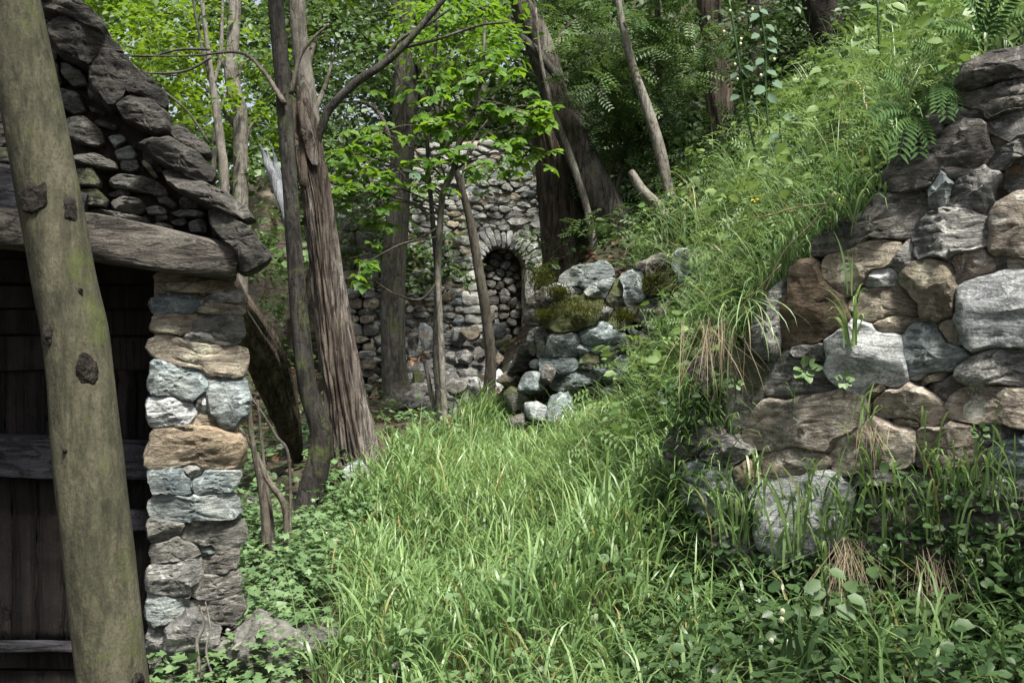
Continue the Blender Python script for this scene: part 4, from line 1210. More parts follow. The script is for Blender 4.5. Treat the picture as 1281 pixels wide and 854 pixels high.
core_slab('earth_core', RUB, RUB.loc(670, 400)[0], RUB.loc(905, 400)[0], rt, lambda a: float(np.interp(a, [RUB.loc(684, 400)[0], RUB.loc(694, 400)[0]], [RUB.loc(670, 444)[1], 0.6])), -.02, -.6, M['earth'], rub, 40, 30, .06, 4)
g = np.random.default_rng(21)
for k in range(700):
    u, v = g.uniform(660, 850), g.uniform(345, 500)
    a, b = RUB.loc(u, v)
    if b > rt(a) - .03 or v > 340 + (u - 655) * .0 + 150: continue
    r = g.uniform(.04, .10)
    t = np.linspace(0, 2 * np.pi, 8)[:-1]
    poly = np.column_stack([a + r * 1.3 * np.cos(t) * g.uniform(.7, 1.2, 7), b + r * .8 * np.sin(t) * g.uniform(.7, 1.2, 7)])
    if any(in_poly(np.vstack([poly * .6 + np.array([a, b]) * .4, [[a, b]]]), P).any() for P in near_polys(RP, a, b, .2)): continue
    RP.append(poly)
    wall_stone('stone', RUB, poly, .10, .0, M[['dark', 'moss', 'grey', 'blue'][int(g.integers(4))]], rub, 2500 + k, NT=12, NR=4)

# ------------------------------------------------------------------ the arched ruin
ruin = thing('arched_ruin', RUIN.world(1.8, 1.0, 0), 'ruined rubble stone wall with a small blocked round arch among the trees', 'ruin')
AC = RUIN.loc(629, 337)
ppm = F / 16.1
Ri, Ro = 27 / ppm, 50 / ppm
base_b = RUIN.loc(627, 440)[1]
def in_arch(s, r):
    a, b = s[0] - AC[0], s[1] - AC[1]
    return (a * a + b * b < r * r) if b > 0 else abs(a) < r and s[1] > base_b - .1
ru_top = interp_fn([RUIN.loc(u, v) for u, v in [(300, 190), (420, 215), (470, 200), (540, 182), (600, 176), (660, 186), (695, 222), (712, 262)]])
cells = rubble_cells(RUIN.loc(415, 300)[0], RUIN.loc(705, 300)[0], 0.6, 5.5, .22, .078, 31, lambda s: s[1] < ru_top(s[0]) and not in_arch(s, Ro * .97), .005, .5)
vis = []
for poly in cells:
    c = poly.mean(0)
    px = pix(RUIN.world(c[0], c[1]))
    vis.append((0 if px[1] > 500 or px[1] < 195 else 1 + (px[0] > 490)) + np.ptp(poly[:, 0]))
order = np.argsort(-np.array(vis))
g = np.random.default_rng(33)
rest = Soup()
pal = ['ruin', 'ruin', 'tan', 'grey', 'ruin', 'blue', 'ruin', 'grey']
for rank, i in enumerate(order):
    if rank < 292:
        wall_stone('stone', RUIN, cells[i], .06, g.uniform(-.01, .05), M[pal[int(g.integers(8))]], ruin, 3000 + int(i), NT=16, NR=4, facets=3, rough=.10, square=10)
    else:
        V, c, fs = stone_arrays(cells[i], .07, 3000 + int(i), NT=10, NR=3, facets=2)
        rest.add(V[:, :1] * RUIN.ex + V[:, 1:2] * RUIN.ez + V[:, 2:] * RUIN.n + RUIN.world(c[0], c[1], 0.02), fs)
o_ = RUIN.world(0, 0)
put('small_stones', rest.mesh('small_stones', M['ruin'], o_), o_, ruin, kind='stuff')
core_slab('rubble_core_left', RUIN, RUIN.loc(415, 300)[0], AC[0] - Ri, ru_top, lambda a: .4, .015, -.6, M['mortar'], ruin, 30, 40, .03, 3).name = 'rubble_core'
core_slab('rubble_core', RUIN, AC[0] + Ri, RUIN.loc(708, 300)[0], ru_top, lambda a: .4, .015, -.6, M['mortar'], ruin, 20, 40, .03, 4)
core_slab('rubble_core', RUIN, AC[0] - Ri + .001, AC[0] + Ri - .001, ru_top, lambda a: AC[1] + math.sqrt(max(0, Ri * Ri - (a - AC[0]) ** 2)), .01, -.6, M['mortar'], ruin, 24, 24, .02, 5)
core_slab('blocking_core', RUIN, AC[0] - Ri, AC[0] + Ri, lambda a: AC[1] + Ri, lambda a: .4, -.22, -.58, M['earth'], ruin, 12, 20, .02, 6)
def wedge(t0, t1, r0, r1):
    return np.array([AC + [r * math.cos(t), r * math.sin(t)] for r, t in ((r0, t0), (r1, t0), (r1, (t0 + t1) / 2), (r1, t1), (r0, t1), (r0, (t0 + t1) / 2))])
nv = 17
for k in range(nv):
    t0, t1 = math.pi * k / nv + .012, math.pi * (k + 1) / nv - .012
    wall_stone('voussoir', RUIN, wedge(t0, t1, Ri, Ro * g.uniform(.92, 1.12)), .06, .05, M[['ruin', 'white', 'ruin', 'white'][k % 4]], ruin, 3900 + k, NT=18, NR=4, facets=2, rough=.04, back=4)
for sgn in (-1, 1):
    b = AC[1]
    k = 0
    while b > base_b - .15:
        hh = [.52, .5, .3, .4][k % 4] if sgn > 0 else g.uniform(.12, .22)
        x0, x1 = sorted((AC[0] + sgn * Ri, AC[0] + sgn * Ro * (1.02 if sgn > 0 else g.uniform(.9, 1.1))))
        if sgn > 0 and k < 2:
            xm = (x0 + x1) / 2
            rects = [(x0, xm - .006), (xm + .006, x1)]
        else:
            rects = [(x0, x1)]
        for q, (p0, p1) in enumerate(rects):
            wall_stone('jamb_stone', RUIN, np.array([(p0, b - hh), (p1, b - hh), (p1, b - .01), (p0, b - .01)]), .07, .05, M['ruin' if q == 0 else 'tan'], ruin, 3950 + k * 4 + q + 20 * sgn, NT=18, NR=4, facets=2, rough=.05, square=8, back=4)
        b -= hh
        k += 1
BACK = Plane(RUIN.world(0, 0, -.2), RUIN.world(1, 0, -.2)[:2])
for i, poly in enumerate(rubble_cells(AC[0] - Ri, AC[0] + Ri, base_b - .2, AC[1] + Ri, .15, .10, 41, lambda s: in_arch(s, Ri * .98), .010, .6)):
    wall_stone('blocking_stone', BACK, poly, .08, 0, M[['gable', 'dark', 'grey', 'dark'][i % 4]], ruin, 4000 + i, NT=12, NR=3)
# the nearer broken return on the left, with its corner stones
RET = Plane((-2.32, 14.2, 0), (-1.7, 14.3))
ret = thing('ruin_corner', RET.world(.2, 1.0, 0), 'broken stone corner stack of flat tan stones standing left of the arched ruin', 'ruin')
g = np.random.default_rng(35)
b = 0.7
k = 0
while b < 3.1:
    hh = g.uniform(.08, .17)
    a = RET.loc(424, 300)[0] + g.uniform(-.04, .06)
    aend = RET.loc(470, 300)[0] + g.uniform(-.03, .05)
    while a < aend - .08:
        ww = min(g.uniform(.2, .4), aend - a)
        wall_stone('stone', RET, np.array([(a, b), (a + ww * .5, b - .01), (a + ww - .01, b + .01), (a + ww - .01, b + hh - .02), (a + ww * .5, b + hh), (a, b + hh - .02)]), .16, g.uniform(-.03, .06), M[['tan', 'ruin', 'grey', 'tan'][k % 4]], ret, 4200 + k, NT=16, NR=4, facets=3, rough=.08, back=1.4, square=8)
        a += ww
        k += 1
    b += hh
core_slab('rubble_core', RET, RET.loc(430, 300)[0], RET.loc(464, 300)[0], lambda a: 3.0, lambda a: .4, -.02, -1.2, M['earth'], ret, 10, 40, .03, 8)

# brown rock behind the barn
rk, rf = rock_arrays((1.5, 1.4, 4.6), 77, 5, 12, .10)
p = at(338, 350, 17.5)
put('rock_face', mesh_np('rock_face', rk, rf, M['rock'], True, None, 35), p, None, 'tall bare tan brown rock face rising behind the barn between the thin trunks', 'rock')

# ------------------------------------------------------------------ loose stones
def boulder(u, v, w, h, Y, mat, seed, label, group=None, name='fallen_stone', cat='stone', dz=0.0, depth=None, sub=4, rough=.07, rot=0.0):
    p = at(u, v, Y)
    sx, sz = w / F * Y, h / F * Y
    V, f = rock_arrays((sx, depth or min(sx, sz) * 1.1 + .05, sz), seed, sub, 15, rough)
    c, s = math.cos(rot), math.sin(rot)
    V = V @ np.array([[c, 0, s], [0, 1, 0], [-s, 0, c]]).T
    return put(name, mesh_np(name, V, f, M[mat], True, None, 34), p + [0, 0, dz], None, label, cat, group)

GRP = 'fallen stones heaped below the arched ruin'
E = 5.336
FS = [  # x0,y0,x1,y1 in an enlargement (origin 500,380), distance, material, label
 (340, 88, 432, 162, 14.6, 'blue', 'small dark blue grey stone in the heap, left of the pale rounded one'),
 (413, 143, 542, 235, 14.2, 'tan', 'pale rounded stone resting in the heap just left of the curved brown sapling'),
 (333, 165, 442, 292, 14.3, 'grey', 'grey speckled stone below the small dark blue stone in the heap'),
 (128, 118, 222, 295, 13.6, 'white', 'tall pale slab standing upright between the thick trunk and the pair of thin saplings'),
 (58, 205, 132, 315, 13.7, 'dark', 'dark slate slab leaning left of the tall pale slab'),
 (618, 118, 706, 218, 14.6, 'white', 'white slanting stone just right of the curved sapling and below the arch'),
 (590, 8, 642, 132, 15.2, 'pink', 'upright pinkish stone inside the foot of the arch'),
 (720, 388, 812, 464, 13.2, 'blue', 'dark pointed slate lying in the rubble below the right jamb'),
 (828, 384, 912, 452, 13.0, 'grey', 'small grey stone to the right of the dark pointed slate'),
 (903, 398, 1002, 484, 12.6, 'moss', 'mossy tan stone perched on the big mossy boulder'),
 (718, 458, 852, 534, 12.8, 'grey', 'flat grey green stone under the dark pointed slate'),
 (798, 480, 1002, 614, 12.2, 'moss', 'big mossy boulder at the right end of the rubble heap'),
 (628, 438, 697, 594, 12.6, 'white', 'pale slab standing on end right beside the curved sapling'),
 (700, 508, 792, 626, 12.2, 'grey', 'grey wedge of stone at the heap front, right of the upended pale slab'),
 (468, 488, 542, 572, 12.8, 'white', 'pale rounded stone left of the curved sapling, low in the heap'),
 (388, 308, 502, 404, 13.4, 'grey', 'square grey stone in the middle of the heap'),
 (488, 288, 572, 394, 13.4, 'dark', 'dark stone wedged behind the curved sapling'),
 (298, 318, 382, 404, 13.2, 'grey', 'grey stone just right of the thin pale sapling'),
 (318, 498, 472, 606, 12.4, 'dark', 'flat dark brown slab bridging the front of the heap'),
 (468, 556, 562, 694, 11.9, 'grey', 'grey stone leaning against the foot of the curved sapling'),
 (518, 688, 602, 772, 11.6, 'grey', 'small stone in the grass at the very foot of the curved sapling'),
 (768, 246, 904, 348, 13.8, 'tan', 'rough pale tan stone under the right jamb of the arch'),
 (903, 318, 992, 414, 13.2, 'grey', 'grey stone above the mossy tan stone at the right of the heap'),
 (88, 448, 172, 656, 12.8, 'moss', 'greenish slab leaning beside the foot of the thick dark trunk'),
 (658, 278, 752, 338, 14.0, 'moss', 'dark mossy stone in front of the arch opening'),
 (638, 328, 702, 404, 13.4, 'tan', 'tan splinter of stone tilted beside the curved sapling'),
 (328, 686, 404, 784, 11.8, 'white', 'pale stone half buried in the dead leaves'),
]
for i, (x0, y0, x1, y1, Y, mt, lab) in enumerate(FS):
    boulder(500 + (x0 + x1) / 2 / E, 380 + (y0 + y1) / 2 / E, (x1 - x0) / E * 1.08, (y1 - y0) / E * 1.1, Y, mt, 5000 + i, lab, GRP, sub=3, rot=random.uniform(-.25, .25))
# the small stones the heap is made of
g = np.random.default_rng(44)
heap = Soup()
hp = []
for k in range(520):
    u, v = g.uniform(500, 700), g.uniform(412, 512)
    if 596 < u < 664 and v < 440: continue
    Y = np.interp(v, [412, 512], [15.4, 11.8]) + g.normal() * .1
    p = at(u, v, Y)
    s = g.uniform(.08, .24)
    V, f = rock_arrays((s * g.uniform(.8, 1.5), s, s * g.uniform(.5, 1)), 6000 + k % 37, 2, 8, .05)
    heap.add(V + p, f, g.random())
put('rubble', heap.mesh('rubble', M['grey'], smooth=True, sharp=34), (0, 0, 0), None, 'mass of small grey stones filling the rubble heap below the ruin', 'rubble', kind='stuff')
# earth mound that carries the heap
gx, gy = np.meshgrid(np.linspace(-1.9, .75, 40), np.linspace(11.6, 15.9, 40))
zz = 1.6 - (np.interp(gy, [11.7, 13, 15.4], [516, 470, 418]) - 427) / F * gy - .06
edge = np.minimum(sstep(gx, -1.9, -1.2), 1 - sstep(gx, .5, .75)) * sstep(gy, 11.55, 11.9)
zz = zz * edge + (gh(-.5, 12) - .5) * (1 - edge) + .05 * fbm(np.column_stack([gx.ravel() * 3, gy.ravel() * 3, gx.ravel() * 0]), 3, 3).reshape(gx.shape)
k = (np.arange(39)[:, None] * 40 + np.arange(39)[None]).ravel()
put('earth_mound', mesh_np('earth_mound', np.column_stack([gx.ravel(), gy.ravel(), zz.ravel()]), np.column_stack([k, k + 1, k + 41, k + 40]), M['floor']), (0, 0, 0), kind='structure')

boulder(330, 806, 122, 104, 5.25, 'gable', 71, 'big lumpy rough grey boulder half hidden in the plants at the bottom left', None, 'boulder', 'boulder', sub=5, rough=.13)
boulder(404, 800, 70, 46, 5.4, 'gable', 78, 'smaller flat grey boulder among grass right of the lumpy one', None, 'boulder', 'boulder', sub=4, rough=.1)
boulder(447, 590, 46, 30, 9.0, 'blue', 72, 'pale bluish stone at the foot of the torn trunk', None, 'boulder', 'stone', rough=.1, rot=.3)
boulder(704, 512, 38, 46, 10.2, 'blue', 73, 'blue grey boulder standing in the grass below the collapsed wall', None, 'boulder', 'boulder', rough=.1)
boulder(875, 334, 44, 40, 9.3, 'blue', 74, 'pale blue white stone sitting on top of the bank', None, 'boulder', 'stone', rough=.05)
boulder(365, 560, 40, 26, 10.0, 'blue', 75, 'grey stone in the leaf litter under the leaning shaggy log', None, 'boulder', 'stone', rough=.08)
boulder(318, 640, 30, 40, 8.6, 'dark', 76, 'dark stone among the thin stems right of the stone pier', None, 'boulder', 'stone', rough=.08)
boulder(645, 497, 34, 30, 10.9, 'moss', 81, 'mossy stone at the near right corner of the rubble heap', GRP, sub=3)
boulder(668, 482, 36, 30, 10.75, 'blue', 82, 'bluish stone tucked under the left end of the collapsed wall', GRP, sub=3)
boulder(672, 515, 40, 30, 10.55, 'blue', 83, 'wide blue grey stone left of the boulder standing in the grass', GRP, sub=3)
boulder(648, 456, 30, 28, 11.25, 'dark', 86, 'dark grey stone in the dip between the rubble heap and the collapsed wall', GRP, sub=3)
boulder(638, 474, 30, 26, 11.3, 'tan', 87, 'tan stone in the dip right of the curved sapling, under the grey one', GRP, sub=3)
boulder(660, 440, 24, 26, 11.2, 'dark', 88, 'dark stone touching the left end of the collapsed wall', GRP, sub=3)
boulder(648, 527, 30, 22, 10.6, 'dark', 84, 'low dark stone at the top edge of the grass below the heap', GRP, sub=3)
boulder(686, 470, 22, 26, 10.6, 'dark', 85, 'small dark stone beneath the upright stones of the collapsed wall', GRP, sub=3)
boulder(500, 830, 32, 14, 5.0, 'gable', 79, 'small pale stone showing through the grass at the bottom', None, 'boulder', 'stone', rough=.06)
# ------------------------------------------------------------------ trees
def path_px(pts, Y, dY=0.0):
    """(u, v, width px) from the foot up -> points and radii in metres at distance Y (leaning dY to the top)"""
    P, R = [], []
    n = len(pts)
    for i, (u, v, w) in enumerate(pts):
        y = Y + dY * i / max(1, n - 1)
        P.append(at(u, v, y))
        R.append(w * .5 / F * y)
    return np.array(P), np.array(R)

def tree(name, label, cat, pts, Y, mat, dY=0.0, NT=20, n=60, group=None, root=.35, flare=.35, part='trunk', **kw):
    P, R = path_px(pts, Y, dY)
    foot = P[0] - np.array([0, 0, root])
    z0 = min(foot[2], gh(P[0][0], P[0][1]) - .15)
    foot[2] = z0
    P = np.vstack([foot, P]); R = np.concatenate([[R[0] * 1.05], R])
    t = thing(name, (P[1][0], P[1][1], P[1][2]), label, cat, group)
    limb(part, P, R, M[mat], t, NT=NT, n=n, flare=flare, seed=int(abs(pts[0][0])) + 3, **kw)
    t_path[t.name] = (P, R)
    return t
t_path = {}

def branch_px(t, pts, Y, mat, dY=0.0, NT=8, n=24, name='limb', **kw):
    P, R = path_px(pts, Y, dY)
    return limb(name, P, R, M[mat], t, NT=NT, n=n, bark=kw.pop('bark', .15), seed=int(abs(pts[0][0] * 3 + pts[0][1])), **kw)

def crown(t, blobs, mat, tmpl, size, n, seed, spray=.4, limbs=True, limb_mat='twig', base_r=None, flat=.35):
    """blobs: (u, v, Y, ru px, rv px, depth m)"""
    g = np.random.default_rng(seed)
    so = Soup()
    for (u, v, Y, ru, rv, dp) in blobs:
        c = at(u, v, Y)
        rad = np.array([ru / F * Y, dp, rv / F * Y])
        crown_leaves(so, [c], [rad], n, size, tmpl, g, spray=spray, base_r=base_r, flat=flat)
    o = WORLD_AT[t.name]
    put('crown', so.mesh('crown', M[mat], o), o, t)
    if limbs and t.name in t_path:
        P, R = t_path[t.name]
        Q = catmull(np.column_stack([P, R]), 60)
        for (u, v, Y, ru, rv, dp) in blobs[:9]:
            c = at(u, v, Y)
            k = int(np.argmin(np.linalg.norm(Q[:, :3] - (c - [0, 0, .5 + .4 * np.linalg.norm(c - Q[:, :3], axis=1).min()]), axis=1)))
            a = Q[k, :3]
            r0 = min(Q[k, 3] * .5, .035)
            m_ = (a + c) / 2 + np.array([0, 0, .15]) + g.normal(size=3) * .1
            limb('limb', [a, m_, c + g.normal(size=3) * .1], [r0, r0 * .6, .006], M[limb_mat], t, NT=7, n=14, bark=.2, seed=k)

# the thick leaning trunk in the left foreground
pole = tree('leaning_tree', 'thick smooth greenish grey leaning trunk with black knots, close in front of the barn', 'tree',
            [(150, 930, 90), (142, 854, 85), (118, 650, 86), (97, 440, 79), (80, 350, 76), (47, 170, 74), (14, 0, 68), (-30, -250, 60), (-75, -520, 50), (-90, -800, 36)],
            4.0, 'pole', NT=72, n=220, flare=.12, bark=.06, ridge=.010, ridge_k=7, root=.5)
P_, R_ = t_path[pole.name]
Q_ = catmull(np.column_stack([P_, R_]), 200)
for k, (u, v, w, h) in enumerate([(48, 250, 36, 44), (98, 268, 20, 42), (65, 416, 18, 34), (114, 461, 28, 42), (172, 846, 26, 26), (103, 365, 6, 8), (90, 560, 8, 7)]):
    j = int(np.argmin(np.abs(pix(Q_[:, :3])[:, 1] - v)))
    c, r = Q_[j, :3], Q_[j, 3]
    x = (u - 640.5) / F * 4.0 * .985
    s = np.clip((x - c[0]) / r, -.88, .88)
    pos = c + np.array([s * r * .97, -math.sqrt(1 - s * s) * r * .97, (427 - v) / F * 4 + 1.6 - c[2]])
    V, f = rock_arrays((w / F * 4, .034, h / F * 4), 8000 + k, 4, 3, .16)
    yaw = math.asin(s)
    cs, sn = math.cos(yaw), math.sin(yaw)
    V = V @ np.array([[cs, -sn, 0], [sn, cs, 0], [0, 0, 1]]).T
    put('knot', mesh_np('knot', V, f, M['knot']), pos, pole)
# its crown, out of view, with leaf clusters added to shade the barn
pc = Q_[-1, :3]
so = Soup()
g = np.random.default_rng(3)
crown_leaves(so, [np.array(q) for q in [(-2.6, .8, 6), (-3.4, 1.8, 6.2), (-1.8, 1.6, 6.4), (-2.6, 2.6, 6.4), (-3.8, .4, 5.8), (-1.3, .3, 6.6), (-4.2, 2.6, 6), (-2, -.4, 6.4), (-1.4, 2.8, 6.2), (-3.2, 3.2, 6.6)]], [np.array([.9, .9, .5])] * 10, 520, .11, 'mid', g, spray=.5)
crown_leaves(so, [pc + d for d in np.array([(0, 0, .2), (-.9, .4, .1), (.2, 1.0, .3), (-.8, -.6, -.1), (-.3, .5, .9), (-1.5, 1.2, .4), (-.6, 1.8, .6), (-1.6, .2, .2), (-1.2, -.9, .5), (-2.2, 1.0, .3), (-.2, -.6, .9), (-2.0, -.3, .8)])], [np.array([.8, .8, .5])] * 12, 520, .11, 'mid', g, spray=.5)
put('crown', so.mesh('crown', M['mid'], WORLD_AT[pole.name]), WORLD_AT[pole.name], pole)

ta = tree('dark_slender_tree', 'dark slender mossy trunk with a bent foot, standing in front of the torn reddish trunk', 'tree',
          [(381, 658, 32), (388, 620, 33), (402, 548, 27), (384, 478, 24), (371, 352, 21), (364, 250, 19), (361, 211, 19), (354, 105, 20), (345, 0, 19), (340, -120, 18), (344, -300, 12), (350, -480, 6)],
          8.2, 'blackbark', NT=26, n=110, bark=.10, dY=.5)
branch_px(ta, [(364, 118, 6), (374, 75, 5), (390, 50, 4), (412, 30, 3)], 8.3, 'twig')
branch_px(ta, [(356, 130, 7), (330, 90, 5), (300, 66, 4), (240, 70, 2.5), (165, 70, 2)], 8.4, 'twig', dY=.6)
crown(ta, [(350, -160, 8.6, 140, 70, .9), (300, -260, 8.8, 160, 80, 1), (430, -240, 8.6, 130, 80, 1)], 'mid', 'mid', .085, 420, 51)

tb = tree('torn_tree', 'broken tree trunk with peeling reddish fibrous bark and a splintered top', 'tree',
          [(446, 578, 56), (442, 560, 54), (432, 496, 48), (419, 414, 42), (407, 332, 35), (397, 250, 32), (390, 211, 32), (383, 150, 22), (373, 108, 5)],
          9.4, 'torn', NT=120, n=160, ridge=.34, ridge_k=8, flare=.25, bark=.16)
limb('limb', *(lambda P, R: (P, R))(*path_px([(396, 180, 11), (402, 160, 11), (415, 133, 11), (447, 102, 11), (475, 84, 10), (503, 60, 9), (531, 28, 8), (552, 3, 7), (600, -60, 8), (660, -150, 4)], 9.4, -.3)), M['darkbark'], tb, NT=12, n=60, bark=.18, seed=5)
branch_px(tb, [(475, 84, 6), (500, 50, 5), (530, 34, 4), (565, 10, 3)], 9.3, 'darkbark')
branch_px(tb, [(503, 60, 5), (545, 50, 4), (600, 32, 3.5), (636, 28, 3)], 9.3, 'darkbark')
def splinter(pts, Y, thick, mat, t, seed, yaw=0.2):
    """a torn sliver of wood: outline in px, given thickness"""
    c = np.mean(pts, 0)
    p0 = at(c[0], c[1], Y)
    pl = Plane(p0, (p0[0] + math.cos(yaw), p0[1] + math.sin(yaw)))
    poly = np.array([pl.loc(u, v) for u, v in pts])
    V, cc, f = stone_arrays(poly, thick, seed, NT=40, NR=7, facets=2, rough=.12, strata=0, square=4)
    W = V[:, :1] * pl.ex + V[:, 1:2] * pl.ez + V[:, 2:] * pl.n
    put('splinter', mesh_np('splinter', W, f, M[mat], True, None, 40), pl.world(cc[0], cc[1], 0), t)
for k_, sh in enumerate([[(368, 300, 10), (356, 262, 12), (342, 222, 11), (332, 198, 7), (325, 180, 1)], [(366, 290, 9), (356, 250, 10), (347, 215, 8), (341, 186, 1)],
                        [(362, 270, 7), (350, 235, 8), (339, 210, 6), (334, 188, 1)], [(372, 310, 5), (361, 285, 5), (356, 258, 4), (352, 238, 1)]]):
    P_s, R_s = path_px(sh, 9.25 + .05 * k_)
    limb('splinter', P_s, R_s, M['rawwood'], tb, NT=12, n=30, bark=.35, ridge=.25, ridge_k=3, seed=k_ + 40)
splinter([(370, 106), (380, 130), (392, 170), (400, 208), (388, 205), (376, 165)], 9.25, .06, 'torn', tb, 5)
splinter([(366, 120), (374, 118), (382, 180), (388, 240), (374, 230), (368, 180)], 9.3, .05, 'shaggy', tb, 6)

tg = tree('grey_tree', 'grey upright trunk rising behind the torn reddish trunk', 'tree',
          [(425, 545, 26), (404, 300, 25), (388, 150, 24), (376, 60, 21), (372, 0, 20), (368, -150, 17), (362, -320, 9)], 10.2, 'greybark', NT=20, n=70, bark=.08)
crown(tg, [(400, 30, 11, 70, 50, .8), (440, 60, 11.5, 70, 60, 1), (340, 60, 11, 60, 60, .8), (400, -80, 10.5, 140, 60, 1)], 'mid', 'mid', .075, 400, 52)

td = tree('thick_dark_tree', 'thick dark straight trunk with a flared foot left of the arch', 'tree',
          [(499, 503, 40), (495, 480, 31), (492, 430, 29), (492, 352, 31), (499, 250, 28), (504, 180, 30), (508, 105, 32), (510, 35, 28), (512, 0, 27), (520, -150, 22), (530, -300, 12)],
          12.5, 'darkbark', NT=30, n=100, bark=.08, flare=.4)
branch_px(td, [(508, 70, 10), (500, 30, 8), (488, -10, 7)], 12.5, 'darkbark')
branch_px(td, [(512, 60, 9), (535, 100, 7), (543, 130, 5)], 12.4, 'greybark')
crown(td, [(470, 50, 13, 60, 60, 1), (560, 60, 13, 70, 60, 1), (520, 150, 13.4, 60, 60, .8), (430, 120, 13, 60, 60, .8), (560, -60, 12.6, 160, 60, 1.2), (455, 190, 13.2, 60, 40, .7)], 'deep', 'mid', .085, 460, 53)

# the pale sapling with the bright leaf sprays
te = tree('bright_leaved_sapling', 'thin pale sapling whose sprays of bright green leaves hang in front of the arched ruin', 'tree',
          [(556, 526, 9), (551, 414, 8), (548, 352, 8), (550, 291, 8), (553, 250, 8), (558, 232, 8), (568, 211, 8), (575, 175, 7), (587, 147, 6), (598, 119, 5), (605, 70, 4), (606, 20, 3)],
          10.6, 'greybark', NT=12, n=80, bark=.1, flare=.2)
branch_px(te, [(550, 284, 4), (520, 300, 3), (480, 312, 2.5), (436, 324, 1.5)], 10.6, 'twig', n=30)
branch_px(te, [(549, 350, 3), (527, 374, 3), (495, 368, 2), (470, 352, 1.5)], 10.6, 'twig', n=30)
g = np.random.default_rng(61)
TWH = [(450, 228, 46, 20), (425, 238, 22, 16), (440, 190, 40, 22), (480, 165, 45, 26), (530, 125, 46, 26), (580, 120, 40, 25), (500, 215, 40, 24), (545, 200, 36, 22), (595, 165, 40, 22), (640, 135, 46, 30), (675, 150, 26, 30), (660, 195, 40, 18), (610, 205, 36, 14), (560, 155, 40, 22), (480, 250, 20, 40), (455, 330, 16, 24), (620, 90, 40, 24)]
T0, F0 = TM['mid']
lm = mesh_np('leaf', T0 * [1.15, 1, 1], F0, M['bright'], True, np.full(len(T0), .55))
lms = [lm]
for r in (.15, .95):
    lms.append(mesh_np('leaf', T0 * [1.15, 1, 1.3], F0, M['bright'], True, np.full(len(T0), r)))
lgloss = mesh_np('leaf', T0 * [1.1, 1, 1], F0, M['pale'], True, np.full(len(T0), .4))  # paler leaf colour standing in for the gloss on one whorl
def leaf_obj(parent, me, pos, D, Nn, size, name='leaf'):
    D = unit(D); X = unit(np.cross(D, Nn)); Z = np.cross(X, D)
    o = put(name, me, pos, parent)
    from mathutils import Matrix
    o.rotation_euler = Matrix(np.column_stack([X, D, Z]).tolist()).to_euler()
    o.scale = (size,) * 3
    return o
stuffleaf = Soup()
nobj = 0
Qe = catmull(np.column_stack(t_path[te.name]), 120) if False else catmull(np.column_stack([t_path[te.name][0], t_path[te.name][1]]), 120)
whorls = []
for (u, v, ru, rv) in TWH:
    cc = at(u, v, 10.4 + g.normal() * .15)
    j = int(np.argmin(np.linalg.norm(Qe[:, :3] - (cc - [0, 0, .15]), axis=1) + (Qe[:, 2] < 2.6) * 5))
    a = Qe[j, :3]
    limb('twig', [a, (a + cc) / 2 + [0, 0, .06], cc], [.011, .008, .003], M['twig'], te, NT=6, n=14, bark=.2, seed=j)
    for k in range(11):
        w = at(u + g.normal() * ru * .55, v + g.normal() * rv * .55, cc[1] + g.normal() * .22)
        whorls.append(w)
        if k % 3 == 0:
            limb('twig', [cc, (cc + w) / 2 + [0, 0, .03], w], [.005, .004, .002], M['twig'], te, NT=5, n=6, seed=k)
for wi, w in enumerate(whorls):
    k = int(g.integers(5, 8))
    tilt = unit(np.array([g.normal() * .3, -.25 + g.normal() * .3, 1]))
    ax = unit(np.cross(tilt, rand_dirs(1, g)[0])); ay = np.cross(tilt, ax)
    span = g.uniform(3.6, 6.0)
    a0 = g.uniform(0, 6.28)
    for q in range(k):
        an = a0 + span * (q / (k - 1) - .5)
        d = ax * math.cos(an) + ay * math.sin(an)
        d = d + np.array([0, 0, -.30 + g.normal() * .15])
        s = .115 * g.uniform(.7, 1.25)
        nn = tilt + g.normal(size=3) * .25
        if nobj < 290 and w[1] < 10.55:
            me = lgloss if abs(w[0] - at(538, 0, 10.4)[0]) < .16 and 1.6 - (195 - 427) / F * 10.4 > w[2] > 3.1 and g.random() < .8 else lms[int(g.integers(3))]
            leaf_obj(te, me, w, d, nn, s)
            nobj += 1
        else:
            leaves_into(stuffleaf, w[None], d[None], nn[None], s, 'mid', np.array([g.random()]), 1.15)
put('foliage', stuffleaf.mesh('foliage', M['bright'], WORLD_AT[te.name]), WORLD_AT[te.name], te, kind='stuff')

t2 = tree('thin_dark_sapling', 'thin dark stem standing just left of the pale sapling', 'tree',
          [(549, 508, 9), (545, 434, 8), (547, 352, 7), (540, 260, 6), (535, 180, 5), (545, 60, 4), (550, -60, 3)], 10.9, 'darkbark', NT=10, n=60, bark=.15)
crown(t2, [(560, 20, 11, 50, 40, .5), (530, 60, 11, 50, 40, .5), (600, 40, 11, 50, 40, .5)], 'bright', 'mid', .085, 230, 54, limbs=False)
t3 = tree('short_leaning_sapling', 'short thin leaning bare stem with a few orange dead leaves left of the thin saplings', 'tree',
          [(548, 534, 7), (541, 500, 6), (533, 460, 5), (527, 445, 3)], 11.0, 'greybark', NT=8, n=30)
so = Soup()
g = np.random.default_rng(62)
pp = at(529, 446, 11) + g.normal(size=(16, 3)) * [.10, .08, .06]
leaves_into(so, pp, g.normal(size=(16, 3)) + [0, 0, -.4], rand_dirs(16, g), .09, 'mid', g.uniform(.6, 1, 16))
put('dead_leaves', so.mesh('dead_leaves', M['litter'], WORLD_AT[t3.name]), WORLD_AT[t3.name], t3)

